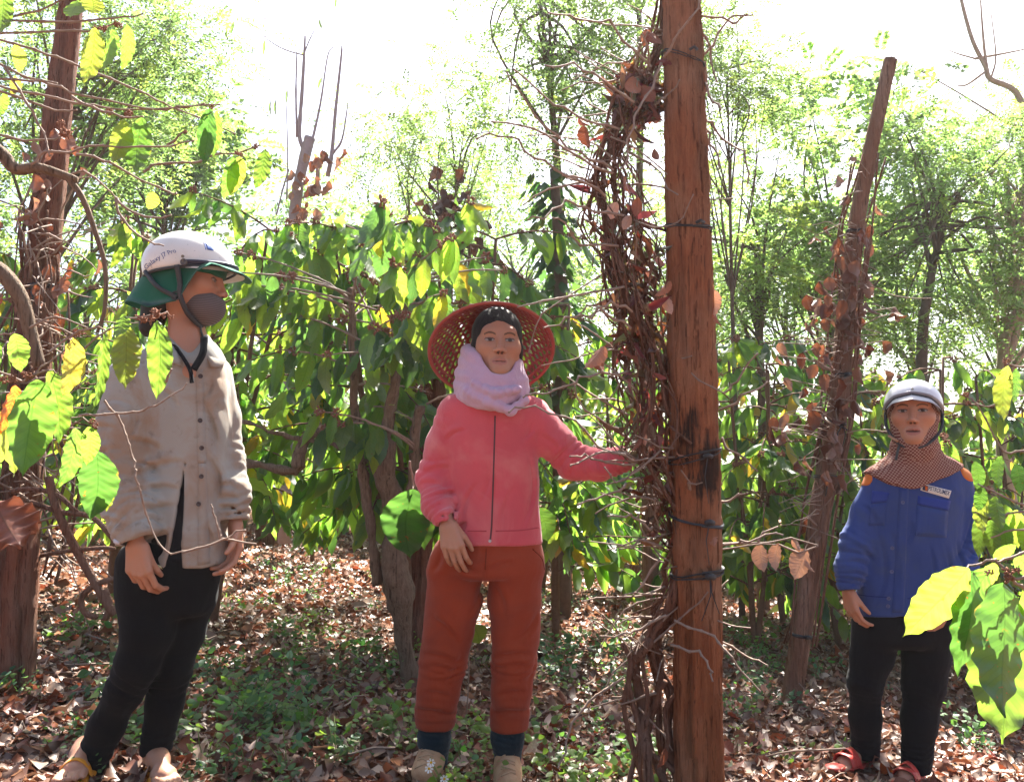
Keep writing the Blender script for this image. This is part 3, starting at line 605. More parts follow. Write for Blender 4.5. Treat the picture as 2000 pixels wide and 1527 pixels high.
near_branch('coffee branch with large sunlit leaves drooping across the masked woman\'s sleeve', G(-300, 1.9), [
    [(-60, 690), (0, 655), (28, 650)], [(-60, 700), (20, 735), (55, 740), (80, 715), (110, 700), (150, 655)], [(60, 735), (95, 722), (110, 730)], [(100, 690), (140, 655), (185, 640), (205, 645)], [(130, 720), (190, 660), (250, 625), (305, 612), (330, 615)], [(60, 640), (110, 620), (170, 640)], [(140, 830), (165, 822), (190, 835)],
    [(150, 810), (205, 808), (260, 805), (290, 798), (330, 775), (365, 748)], [(205, 780), (240, 830), (258, 890), (262, 920), (275, 960), (290, 1020), (325, 1075), (355, 1078), (420, 1060), (432, 1045)], [(355, 1078), (430, 1055), (480, 1035)], [(430, 1052), (420, 1010), (412, 985)], [(430, 1052), (500, 1062)], [(322, 745), (335, 720)]],
    [(245, 632, 247, 768, 52, Y1), (308, 626, 304, 784, 46, G1), (243, 615, 228, 662, 30, G1), (206, 648, 188, 808, 24, G1), (146, 660, 128, 778, 56, Y2), (26, 652, 48, 728, 46, G1), (76, 742, 58, 932, 92, G2, -.04), (100, 725, 122, 872, 54, G1, .03), (28, 752, 12, 850, 44, OR, .05), (-10, 800, 38, 932, 50, Y1, .06), (-20, 660, 5, 720, 30, G2), (152, 836, 122, 952, 50, G2), (176, 832, 168, 908, 34, G1, -.03), (190, 880, 180, 1016, 78, G3, .03), (208, 940, 210, 1000, 26, Y1, .05), (262, 650, 262, 700, 22, G3, .04), (-15, 850, 5, 905, 40, Y1, .08)],
    [(300, 612, 13), (325, 618, 8), (280, 625, 14), (155, 650, 9), (60, 735, 13), (18, 740, 12), (180, 828, 9)], 1.75, 62, name='coffee_branch', cat='branch', r=.0023)
near_branch('coffee branch with big backlit leaves in the lower right corner', G(2250, 1.5), [
    [(2080, 1180), (2000, 1150), (1975, 1128), (1945, 1092), (1915, 1100), (1888, 1110)], [(2060, 1120), (2000, 1130), (1965, 1135)], [(2050, 1070), (1990, 1080), (1950, 1098)]],
    [(1890, 1108, 1757, 1237, 82, Y1, -.02), (1902, 1115, 1850, 1315, 84, G3, .0), (1930, 1108, 1872, 1270, 78, G2, .03), (1952, 1136, 1934, 1394, 172, G3, -.05), (1972, 1165, 1936, 1446, 190, G1, .04), (1945, 1100, 1905, 1150, 40, Y1, .05), (1940, 1090, 1985, 1060, 24, G1, .05), (2010, 1140, 2040, 1330, 80, G1, .03), (1905, 1245, 1888, 1345, 30, G3, .06), (1985, 1085, 2030, 1130, 40, G2, .08), (2005, 1300, 2010, 1400, 60, G1, .09)],
    [(1972, 1122, 15), (1930, 1118, 8), (1990, 1112, 10)], 1.25, 63, name='coffee_branch', cat='branch', r=.0026, slack=.01)
near_branch('leafy coffee branch at the right edge beside the blue jacket', G(2180, 3.2), [
    [(2080, 900), (2000, 880), (1960, 880), (1910, 790), (1875, 770)], [(2080, 960), (2000, 985), (1940, 960), (1910, 945)], [(2070, 1000), (1990, 1000), (1940, 1012), (1905, 1000)], [(2060, 760), (1980, 775), (1930, 795), (1898, 782)], [(2050, 1040), (1980, 1035), (1935, 1050)], [(2080, 700), (2000, 715), (1968, 710)]],
    [(1968, 715, 1958, 825, 34, Y1), (1985, 720, 1975, 790, 26, G2), (1925, 965, 1915, 1045, 34, Y1), (1945, 968, 1950, 1040, 30, G1), (1965, 985, 1955, 1060, 34, G1), (1985, 995, 1990, 1070, 34, Y1), (1912, 1005, 1908, 1090, 28, G1), (1935, 1015, 1940, 1090, 32, G1), (1960, 1020, 1965, 1085, 30, G2), (2000, 1010, 2005, 1090, 36, G1), (1918, 950, 1908, 1000, 24, G2), (1905, 900, 1912, 960, 24, G2), (1985, 905, 1990, 965, 28, G3), (1955, 890, 1948, 955, 26, G2)],
    [(1966, 708, 9), (1880, 772, 8), (1892, 785, 7), (1918, 948, 9), (1955, 1008, 10), (1930, 955, 8)], 2.9, 64, name='coffee_branch', cat='branch', r=.004)
near_branch('pair of broad green leaves hanging beside the pink jacket\'s cuff', P(805, 950, 3.2), [[(800, 900), (806, 940), (806, 958)]], [(806, 955, 800, 1090, 96, G3, -.02), (800, 958, 826, 1075, 60, G2, .02)], [], 3.3, 65, name='coffee_branch', cat='branch', slack=.0)
near_branch('single broad leaf showing behind the pink jacket\'s hem on the right', P(1050, 985, 3.3), [[(1030, 960), (1045, 985), (1050, 992)]], [(1050, 990, 1070, 1058, 44, G2)], [], 3.4, 66, name='coffee_branch', cat='branch', slack=.0)
near_branch('thin shoot with one round yellow-green leaf between the rust trousers\' legs', G(915, 3.7), [[(912, 1400), (915, 1320), (918, 1260), (920, 1222)]], [(920, 1220, 935, 1258, 42, Y1)], [], 3.7, 67, name='seedling', cat='seedling', slack=.0, r=.003)

# ------------------------------------------------------------------ the gnarled coffee stump in the middle
def stump():
    rng = random.Random(9); d = 4.25; t = thing('coffee_tree', G(800, d), 'gnarled old coffee trunk with a crooked side limb left of the pink jacket', 'coffee tree'); mb = MB()
    def T(q, r, n=10, lump=.12):
        p = spline([P(a, b, d + (dd[0] if dd else 0)) for a, b, *dd in q], 6); R = .84 * np.interp(np.linspace(0, 1, len(p)), np.linspace(0, 1, len(r)), r) / F * d
        mb.tube(p, [x * (1 + lump * .7 * math.sin(k * .55 + x * 900) + rng.gauss(0, lump * .22)) for k, x in enumerate(R)], n)
    T([(803, 1345), (798, 1300), (786, 1220), (780, 1160), (772, 1110), (770, 1040), (765, 980), (750, 920), (745, 870), (748, 850)], [23, 20, 21, 36, 33, 23, 25, 28, 33, 20], 14, .06)
    T([(738, 1140), (728, 1060), (715, 960), (700, 860), (692, 760), (690, 640), (686, 560)], [13, 12, 12, 11, 11, 9, 8], 8, .05)
    T([(752, 870), (762, 800), (780, 700), (790, 600), (795, 560)], [15, 13, 10, 9, 8], 8, .05)
    T([(800, 1000), (808, 930), (812, 850), (820, 790)], [14, 13, 12, 10], 8, .08)
    T([(742, 880), (715, 855), (680, 838), (640, 838), (600, 852), (588, 880), (582, 910), (586, 905), (575, 922), (540, 915), (500, 908), (455, 910)], [17, 15, 13, 12, 13, 14, 15, 14, 12, 10, 9, 9], 9, .1)
    T([(720, 905), (690, 890), (650, 868), (600, 860), (540, 845), (455, 815)], [8, 7, 6, 5, 5, 4], 6, .05)
    T([(800, 985), (770, 950), (735, 952)], [7, 9, 8], 7)
    mb.roughen(16, .016).build('trunk', M['bark'], t); br = MB(); slots = []
    tops = [((686, 560), 8), ((795, 560), 8), ((820, 790), 5), ((690, 680), 6), ((785, 660), 6), ((735, 600), 5)]
    for (a, b), n in tops:
        for k in range(n):
            p = P(a + rng.gauss(0, 5), b + rng.uniform(-10, 90), d); an = rng.uniform(0, 6.28); pts = twig_path(p, [math.cos(an) * .8, math.sin(an) * .7, rng.uniform(.2, .9)], rng.uniform(.35, .65), rng, rng.uniform(.3, 1.0), .16)
            node_tube(br, pts, .006, .003, 5); m = len(pts)
            for i in range(int(m * .45), m):
                db = unit(pts[min(i + 1, m - 1)] - pts[i - 1]); lt = unit(np.cross(db, [0, 0, 1]))
                for sg in (-1, 1):
                    if rng.random() < .8: slots.append((pts[i], db, lt * sg))
                if rng.random() < .35 or i == m - 1: put_cluster(t, pts[i], rng.uniform(.026, .044), rng)
    br.build('branches', M['twig'], t); rng.shuffle(slots)
    for (p, db, lt) in slots[:260]:
        L = rng.uniform(.14, .23); put_leaf(t, LEAF_MID, leaf_matrix(p, unit(np.array([0, 0, -1.]) + db * rng.uniform(0, .4) + lt * rng.uniform(.05, .4)), L, [rng.gauss(0, .6), -1, .2], rng.uniform(-.4, .4), rng.uniform(.9, 1.15)), green(rng), rng)
stump()

# ------------------------------------------------------------------ coffee rows behind
RA = random.Random(77)
ROW_A = [('coffee tree crowded with hanging leaves right behind the white helmet', 415, 5.2, 2.6, 4, 46, [(470, 385), (540, 360), (600, 380), (430, 430)]), ('tall coffee tree topped with brown seed heads above the conical hat', 890, 5.2, 2.6, 4, 46, [(850, 380), (920, 370), (965, 360), (890, 420)]), ('coffee tree behind the conical hat and the bare vine stems', 1085, 5.9, 2.45, 3, 36, None),
         ('coffee tree between the left-edge post and the masked woman', 215, 5.6, 2.6, 3, 40, None), ('coffee tree at the far left edge behind the red-brown post', -10, 6.0, 2.5, 3, 34, None), ('coffee tree just right of the tall orange post', 1475, 6.3, 2.4, 3, 40, None),
         ('coffee tree between the leaning post and the blue jacket', 1640, 6.9, 2.4, 3, 36, None), ('coffee tree filling the right edge behind the blue jacket', 1920, 5.8, 2.35, 3, 40, None), ('coffee tree with fresh leaves leaning over from behind the gnarled trunk', 800, 5.0, 2.7, 4, 46, [(630, 345), (700, 370), (600, 410), (760, 360)])]
for (lb, px, d, h, s, nb, tops) in ROW_A:
    coffee_tree(lb, G(px, d), h, RA, n_obj=275 if tops else 190, n_leaf=760 if tops else 600, stems=s, nbr=nb, spread=.85, lmin=.15, lmax=.235, zmin=.50 if tops else .36, bare=.25, stem_top=[P(a, b, d) for a, b in tops] if tops else None)
RB = random.Random(78)
ORD = ['first', 'second', 'third', 'fourth', 'fifth', 'sixth', 'seventh', 'eighth', 'ninth', 'tenth', 'eleventh', 'twelfth', 'thirteenth', 'fourteenth', 'fifteenth']
for k, px in enumerate([-80, 90, 260, 420, 610, 760, 900, 1060, 1210, 1380, 1530, 1690, 1830, 1980, 2120]):
    d = (10.2 if 380 < px < 800 else 8.2) + RB.uniform(-.5, .7); coffee_tree('dense coffee tree of the second row, %s from the left' % ORD[k], G(px, d if px != 610 else 8.6), RB.uniform(2.3, 2.7) + (.25 if px > 1250 else 0), RB, n_obj=30, n_leaf=420, stems=1 if px == 610 else 3, nbr=36, spread=1.0, group='coffee trees of the second row', lmin=.15, lmax=.24, zmin=.4 if px == 610 else .3, bare=.2)
for k in range(15):
    px = -100 + 155 * k + RB.uniform(-30, 30); coffee_tree('far coffee tree of the back row, %s from the left' % ORD[k], G(px, (13 if 350 < px < 850 else 11) + RB.uniform(-.6, 1.2)), RB.uniform(2.6, 3.2), RB, n_obj=0, n_leaf=560, stems=2, nbr=34, spread=1.25, group='coffee trees at the back', lmin=.18, lmax=.28, zmin=.22, bare=.15)

# ------------------------------------------------------------------ shade trees
RT = random.Random(99)
def ft(label, px, d, cpx, cpy, rx, rz, **kw):
    c = P(cpx, cpy, d); return feather_tree(label, G(px, d), c, (rx, kw.pop('ry', rx), rz), RT, **kw)
ft('feathery shade tree rising behind the left-edge post', 40, 7.0, 150, 130, 1.0, .95, nclus=36, per=50, clr=.42, trunk_r=.06, color=(.09, .14, .05))
ft('feathery tree low in the gap left of the bare pole', 350, 12, 330, 330, 1.15, 1.0, nclus=30, per=26, clr=.45, leaflet=.11, wid=.05, flen=.34, color=(.09, .145, .05))
ft('airy tree with a long side branch above the seed heads', 930, 8.5, 900, 290, .85, .55, nclus=26, per=30, clr=.4, trunk_r=.04, color=(.09, .135, .05))
ft('slender twin-stemmed tree behind the vine, top out of frame', 1100, 7.6, 1110, 130, .95, 1.0, nclus=28, per=40, clr=.42, trunk_r=.055, color=(.09, .14, .05), trunk_path=[G(1105, 7.6, -.1), P(1100, 600, 7.6), P(1090, 350, 7.6), P(1072, 150, 7.6), P(1050, -40, 7.6)])
ft('light green tree right of the tall post', 1490, 9.0, 1475, 470, .75, .9, nclus=18, per=40, clr=.40, leaflet=.062, wid=.022, color=(.10, .155, .055))
ft('bright leafy tree behind the leaning post', 1620, 10, 1640, 390, 1.25, 1.35, nclus=27, per=26, clr=.40, color=(.10, .155, .055), leaflet=.105, wid=.05, flen=.3)
ft('broad bright tree between the leaning post and the right edge', 1810, 8.6, 1820, 470, 1.1, 1.3, nclus=31, per=44, clr=.40, leaflet=.062, wid=.022, color=(.10, .16, .055), trunk_path=[G(1810, 8.6, -.1), P(1800, 720, 8.6), P(1815, 560, 8.6), P(1840, 440, 8.6), P(1835, 380, 8.6)])
ft('pale tree at the right edge with a thick grey limb', 2010, 9.5, 1985, 380, 1.0, 1.2, nclus=40, per=44, clr=.5, color=(.10, .15, .045), trunk_r=.11, bark='pale_bark')
ft('small tree high at the top right beyond the tall post', 1450, 8.0, 1420, 120, .55, .75, nclus=22, per=34, clr=.35, trunk_r=.03, color=(.09, .135, .05))
for k, (px, d, cy_, rx) in enumerate([(-150, 14, 400, 2.0), (180, 15, 480, 1.7), (520, 16, 540, 1.7), (780, 15, 500, 1.6), (1010, 16, 520, 1.7), (1290, 15, 520, 1.6), (1530, 16, 560, 1.7), (1760, 15, 560, 1.7), (1960, 16, 600, 1.7), (2180, 14, 500, 1.9)]):
    ft('hazy pale green tree behind the grove, %s from the left' % ORD[k], px, d, px, cy_, rx, 1.5, group='shade trees at the back', nclus=24, per=26, clr=.55, leaflet=.13, wid=.042, flen=.5, npair=7, color=(.10, .16, .055), trunk_r=.08)
# a tree overhead whose unseen crown, above the frame, is placed to shade the path
feather_tree('leafy shade tree whose unseen crown above the frame is placed to dapple the path', G(1240, 9.6), (1.3, 7.8, 7.4), (3.3, .85, .6), random.Random(7), nclus=16, per=30, clr=.42, trunk_r=.06, color=(.07, .12, .04), leaflet=.075, wid=.028, flen=.28, trunk_path=[G(1240, 9.6, -.1), P(1245, 600, 9.6), P(1250, 100, 9.0), np.array([1.1, 7.9, 7.0])])

def bare_pole():
    rng = random.Random(3); d = 7.2; t = thing('bare_tree', G(560, d), 'pollarded bare tree trunk with thin upright shoots against the sky', 'tree'); mb = MB()
    def T(q, r0, r1, n=7): mb.tube(spline([P(a, b, d) for a, b in q], 5), (.62 if r0 < .06 else .6) * np.linspace(r0, r1, (len(q) - 1) * 5 + 1) * np.array([1 + rng.gauss(0, .06) for _ in range((len(q) - 1) * 5 + 1)]), n)
    T([(555, 1060), (565, 700), (572, 480), (580, 380), (597, 300), (606, 268)], .085, .075, 9)
    T([(598, 300), (585, 265), (590, 180), (594, 110), (596, 70)], .035, .012); T([(580, 268), (578, 180), (580, 100)], .018, .008); T([(594, 108), (570, 102), (545, 92), (520, 76)], .010, .006); T([(594, 105), (604, 80), (614, 60)], .010, .006)
    T([(606, 290), (618, 240), (628, 190), (640, 110), (652, 90)], .02, .005); T([(640, 345), (648, 300), (655, 220), (666, 115), (668, 90)], .032, .010); T([(650, 300), (668, 272), (680, 200)], .02, .008); T([(620, 370), (621, 320)], .03, .03); T([(560, 390), (562, 300), (558, 180)], .012, .005); T([(540, 420), (555, 360), (565, 330)], .012, .008)
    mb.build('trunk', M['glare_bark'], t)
    tw = MB(); hold = [(444, 55, 440, 82), (457, 42, 450, 70), (494, 90, 491, 110), (517, 78, 516, 108), (528, 198, 526, 232), (538, 196, 536, 230), (561, 176, 560, 204), (658, -5, 654, 18), (624, 38, 630, 66), (628, 152, 620, 176), (720, 368, 716, 400)]
    for (a, b, x, y) in hold:
        c = P(min(max(a, 520), 640) + (594 - a) * .0, b - 18 if a < 520 else b + 10, d); node_tube(tw, [P(a, b, d), (P(a, b, d) + c) / 2 + np.array([0, 0, .04]), c], .002, .003, 4)
        e = P(x, y, d); p = P(a, b, d); put_leaf(t, LEAF_MID, leaf_matrix(p, e - p, np.linalg.norm(e - p), (.6, -.8, 0), 0, .5), (.045, .075, .04), rng)
    tw.build('twigs', M['twig'], t)
    for k in range(26):
        y = rng.uniform(290, 420); p = P(np.interp(y, [290, 420], [600, 578]) + rng.gauss(12, 20), y, d - .1); put_leaf(t, DRY_MID, leaf_matrix(p, [rng.gauss(0, .3), 0, -1], rng.uniform(.08, .14), [rng.gauss(0, .7), -1, 0], 0, 1.1), dry(rng), rng, 'dry_leaf')
bare_pole()
def ivy_trunk():
    rng = random.Random(13); d = 7.0; t = thing('ivy_trunk', G(1098, d), 'trunk clothed in dark climbing leaves left of the dead vine', 'tree'); mb = MB(); mb.tube(spline([G(1098, d, -.05), P(1096, 800, d), P(1092, 500, d), P(1082, 330, d)], 6), [.07 - .002 * k for k in range(19)], 8); mb.build('trunk', M['dark_bark'], t)
    mats = []; cols = []
    for k in range(420):
        y = rng.uniform(330, 1000); a = rng.uniform(0, 6.28); r = rng.uniform(.06, .17) * (1.3 if y < 640 else .8); p = P(np.interp(y, [330, 1000], [1082, 1097]), y, d) + np.array([math.cos(a) * r, math.sin(a) * r, 0])
        m4 = leaf_matrix(p, [math.cos(a) * .5, math.sin(a) * .5, -1], rng.uniform(.08, .14), [math.cos(a), math.sin(a), .4], 0, 1.7); c = tuple(x * rng.uniform(.6, 1.1) for x in (.022, .05, .022))
        if k < 200: put_leaf(t, LEAF_MID, m4, c, rng)
        else: mats.append(m4); cols.append(c)
    o = link('foliage', mass_mesh('foliage', mats, cols), M['leaf_mass'], t); o['kind'] = 'stuff'
ivy_trunk()
def pepper_bush():
    rng = random.Random(14); d = 6.0; t = thing('pepper_vine', G(870, d), 'withered dark vine head on a post above the conical hat', 'vine'); mb = MB(); mb.tube([G(872, d), P(870, 560, d), P(868, 405, d)], [.05, .05, .045], 8); mb.build('post', wood_red, t)
    for k in range(70):
        y = rng.gauss(420, 45); p = P(rng.gauss(872, 24), y, d - rng.uniform(-.1, .15)); put_leaf(t, DRY_MID, leaf_matrix(p, [rng.gauss(0, .4), rng.gauss(0, .4), -1], rng.uniform(.08, .14), [rng.gauss(0, .8), -1, 0], 0, 1.2), tuple(x * .38 for x in dry(rng)), rng, 'dry_leaf')
pepper_bush()
def distant_wood():
    rng = random.Random(17); C = []; D = []; L = []; CV = []
    for k in range(300):
        d = rng.uniform(17, 24); c = G(rng.uniform(-250, 2250), d); c[2] += rng.uniform(.2, 2.8); tone = rng.uniform(.6, 1.3)
        for _ in range(22): o = np.array([rng.gauss(0, .4), rng.gauss(0, .4), rng.gauss(0, .35)]); C.append(c + o); D.append(unit(o + np.array([0, -.1, .1]))); L.append(rng.uniform(.3, .7)); CV.append(tone)
    V, Q, cols = frond_mass(C, D, L, rng, 6, .15, .055, (.085, .14, .05), CV); o = link('distant_wood', mesh_np('distant_wood', V, Q, col=cols), M['feather'], None, False); tag(o, 'far undergrowth closing the view behind the grove', 'undergrowth', kind='stuff')
distant_wood()
def bare_top_right():
    rng = random.Random(15); d = 9; t = thing('bare_tree', G(2060, d), 'leafless forked branches at the top right corner', 'tree'); mb = MB()
    mb.tube(spline([G(2060, d), P(2040, 500, d), P(2010, 250, d)], 4), [.09, .088, .085, .08, .075, .07, .065, .06, .055], 7)
    for q, r in (([(2010, 250), (1985, 180), (1935, 155), (1925, 130), (1900, 80), (1880, 10), (1870, -40)], .035), ([(1930, 150), (1922, 90), (1915, 0)], .02), ([(1925, 140), (1890, 165), (1870, 168)], .015), ([(1935, 155), (1945, 110), (1935, 20)], .012), ([(1905, 115), (1960, 105), (2010, 95)], .015), ([(1905, 115), (1870, 105), (1845, 95)], .01), ([(2010, 250), (1965, 240), (1935, 220), (1870, 180), (1800, 140)], .014)):
        p = spline([P(a, b, d) for a, b in q], 4); mb.tube(p, np.linspace(r, r * .4, len(p)), 5)
    mb.build('trunk', M['pale_bark'], t)
bare_top_right()

# ------------------------------------------------------------------ the forest floor
def litter():
    rng = random.Random(55); g = np.random.default_rng(55); mats = []; cols = []; pal = [(.27, .175, .125), (.19, .088, .055), (.38, .28, .22), (.14, .056, .035), (.22, .074, .042), (.09, .05, .036), (.28, .185, .135), (.13, .06, .036)]
    n = 0
    while n < 50000:
        y = 1.5 + 11 * rng.random() ** 1.5; hw = y * .62 + .3; x = rng.uniform(-hw, hw); L = rng.uniform(.018, .055) * (1 + .06 * y) * (1.6 if rng.random() < .1 else 1)
        p = np.array([x, y, gz(x, y) + rng.uniform(.0, .03)]); a = rng.uniform(0, 6.28)
        mats.append(leaf_matrix(p, [math.cos(a), math.sin(a), rng.gauss(.08, .2)], L, [rng.gauss(0, .6), rng.gauss(0, .6), 1 if rng.random() < .6 else -1], 0, rng.uniform(.9, 1.7))); c = rng.choice(pal); k = rng.uniform(.6, 1.35); cols.append(tuple(v * k for v in c)); n += 1
    V0, Q0, _ = leaf_grid(4, 2, rng, width=.3, fold=.5, curl=.25, wav=.10)
    o = link('leaf_litter', mass_mesh('leaf_litter', mats, cols, V0, Q0), M['dry_mass']); tag(o, 'brown and grey dead leaves covering the red soil', 'leaf litter', kind='stuff')
    for k in range(230):
        y = rng.uniform(1.9, 4.4); hw = y * .6; x = rng.uniform(-hw, hw); a = rng.uniform(0, 6.28); L = rng.uniform(.05, .115)
        o = put_leaf(None, DRY_NEAR, leaf_matrix([x, y, gz(x, y) + .02], [math.cos(a), math.sin(a), rng.gauss(.12, .15)], L, [rng.gauss(0, .4), rng.gauss(0, .4), 1 if rng.random() < .6 else -1], 0, rng.uniform(.9, 1.5)), tuple(v * rng.uniform(.75, 1.25) for v in rng.choice(pal[:5])), rng, 'dry_leaf')
        tag(o, 'large curled dead leaf lying on the litter near the front', 'dead leaf', 'large dead leaves on the ground')
    tw = MB()
    for k in range(260):
        y = rng.uniform(1.8, 7); x = rng.uniform(-y * .6, y * .6); a = rng.uniform(0, 6.28); tw.tube(twig_path([x, y, gz(x, y) + .02], [math.cos(a), math.sin(a), .05], rng.uniform(.1, .4), rng, .1, .4, .08), rng.uniform(.002, .005), 4)
    tag(tw.build('fallen_twigs', M['twig']), 'thin fallen twigs scattered over the leaf litter', 'twigs', kind='stuff')
litter()

def weed_arrays(rng, p, h, nl, size, spread=.6):
    """One small herb: stems with pairs of oval leaves."""
    mats = []; 
    for k in range(nl):
        a = rng.uniform(0, 6.28); f = rng.uniform(.25, 1); q = np.array(p) + np.array([math.cos(a) * .02, math.sin(a) * .02, h * f]); r = rng.uniform(.2, 1) * spread
        q = q + np.array([math.cos(a), math.sin(a), 0]) * h * .5 * r
        mats.append(leaf_matrix(q, [math.cos(a), math.sin(a), rng.uniform(-.8, .7)], size * rng.uniform(.7, 1.25), [rng.gauss(0, .6), -.5 + rng.gauss(0, .5), 1], 0, rng.uniform(1.1, 1.8)))
    return mats
WV, WQ, WUV = leaf_grid(4, 2, R0, width=.24, fold=.3, curl=.2, wav=.03)
WEEDC = [(.105, .18, .06), (.08, .155, .065), (.13, .195, .06), (.065, .135, .07)]
def weeds():
    rng = random.Random(66); mats = []; cols = []; n = 0
    blobs = ((520, 1330, 190, 130, 1.0), (330, 1440, 130, 90, .7), (620, 1200, 130, 60, .75), (1130, 1230, 120, 90, .85), (1150, 1420, 110, 100, .8), (1470, 1290, 60, 110, 1.0), (1600, 1230, 60, 80, .7), (1740, 1260, 30, 70, .8), (230, 1260, 50, 80, .8), (930, 1450, 60, 70, .45), (700, 1470, 100, 40, .5), (1480, 1480, 70, 40, .25), (1960, 1120, 60, 40, .5))
    while n < 185:
        px, py = rng.uniform(-20, 2020), rng.uniform(1075, 1560)
        if rng.random() > .06 + sum(w_ * math.exp(-((px - a) / b2) ** 2 - ((py - b) / c2) ** 2) for (a, b, b2, c2, w_) in blobs): continue
        q = gnd(px, py); c = rng.choice(WEEDC); n += 1; big = rng.uniform(.7, 1.5)
        for _ in range(rng.randrange(2, 9)):
            p = q + np.array([rng.gauss(0, .05), rng.gauss(0, .07), 0]); p[2] = gz(p[0], p[1]); k = rng.uniform(.7, 1.35)
            w_ = weed_arrays(rng, p, rng.uniform(.03, .13) * big, rng.randrange(6, 14), rng.uniform(.016, .030) * big); mats += w_; cols += [tuple(v * k for v in c)] * len(w_)
    o = link('ground_weeds', mass_mesh('ground_weeds', mats, cols, WV, WQ), M['weed']); tag(o, 'low green weeds growing through the dead leaves', 'weeds', kind='stuff')
    spots = [(500, 1400, .14), (470, 1420, .12), (610, 1430, .16), (655, 1480, .14), (560, 1330, .13), (430, 1330, .12), (350, 1430, .12), (310, 1470, .12), (400, 1490, .14), (640, 1130, .16), (240, 1260, .2), (205, 1240, .22), (1125, 1260, .15), (1180, 1310, .15), (1150, 1180, .14), (1215, 1380, .15), (1100, 1330, .16), (1460, 1330, .18), (1480, 1260, .2), (1440, 1250, .16), (1740, 1230, .22), (1600, 1330, .15), (1660, 1490, .1), (720, 1290, .12), (560, 1240, .12), (905, 1500, .1), (1440, 1400, .14), (330, 1300, .14), (560, 1500, .14), (480, 1505, .12), (1620, 1220, .2), (790, 1440, .1)]
    for (px, py, h) in spots:
        p = gnd(px, py); p[2] = gz(p[0], p[1]); t = thing('weed', p, 'small leafy weed standing above the ground cover', 'weed', 'small leafy weeds'); mb = MB()
        for s in range(3): mb.tube(twig_path(p, [rng.gauss(0, .35), rng.gauss(0, .35), 1], h, rng, 0, .2, .03), .0016, 4)
        mb.build('stems', M['weedstem'], t); ms = weed_arrays(rng, p, h, rng.randrange(16, 26), rng.uniform(.03, .05), .8); c = rng.choice(WEEDC); o = link('leaves', mass_mesh('leaves', ms, [tuple(v * rng.uniform(.75, 1.25) for v in c) for _ in ms], WV, WQ), M['weed'], t); o['kind'] = 'stuff'
M['weedstem'] = m_plain('green_stem', (.16, .2, .06), .7, .2)
weeds()
def daisy():
    rng = random.Random(2); d = 2.55; t = thing('daisy', gnd(868, 1560), 'small white and yellow wild daisies in front of the beige shoe', 'flower'); mb = MB()
    heads = [(842, 1488), (838, 1500), (868, 1520)]; base = P(880, 1575, d)
    for (a, b) in heads + [(893, 1515), (840, 1478)]: mb.tube(spline([base, (base + P(a, b, d)) / 2 + np.array([.004, 0, 0]), P(a, b, d)], 4), .0014, 5)
    mb.build('stem', M['weedstem'], t); wm = m_plain('white_petal', (.75, .75, .72), .6, .2, .05); ym = m_plain('yellow_disc', (.6, .36, .02), .7, .2)
    for (a, b) in heads:
        c = P(a, b, d); V = []; Q = []
        for k in range(7):
            th = k * .9; e = np.array([math.cos(th), -.35, math.sin(th)]); s = np.array([-math.sin(th), 0, math.cos(th)]); i = len(V); V += [c + e * .003 - s * .0015, c + e * .011 - s * .003, c + e * .013, c + e * .011 + s * .003, c + e * .003 + s * .0015]; Q += [(i, i + 1, i + 2, i + 3), (i, i + 3, i + 4, i + 4)]
        mb = MB(); mb.add(V, [q if len(set(q)) == 4 else q[:3] for q in Q]); f = mb.build('petals', wm, t); m2 = MB(); m2.tube([c, c + np.array([0, -.004, 0])], [.0045, .003], 8); m2.build('disc', ym, t)
    ms = weed_arrays(rng, base, .08, 8, .03); link('leaves', mass_mesh('leaves', ms, [(.13, .2, .03)] * len(ms), WV, WQ), M['weed'], t)
daisy()
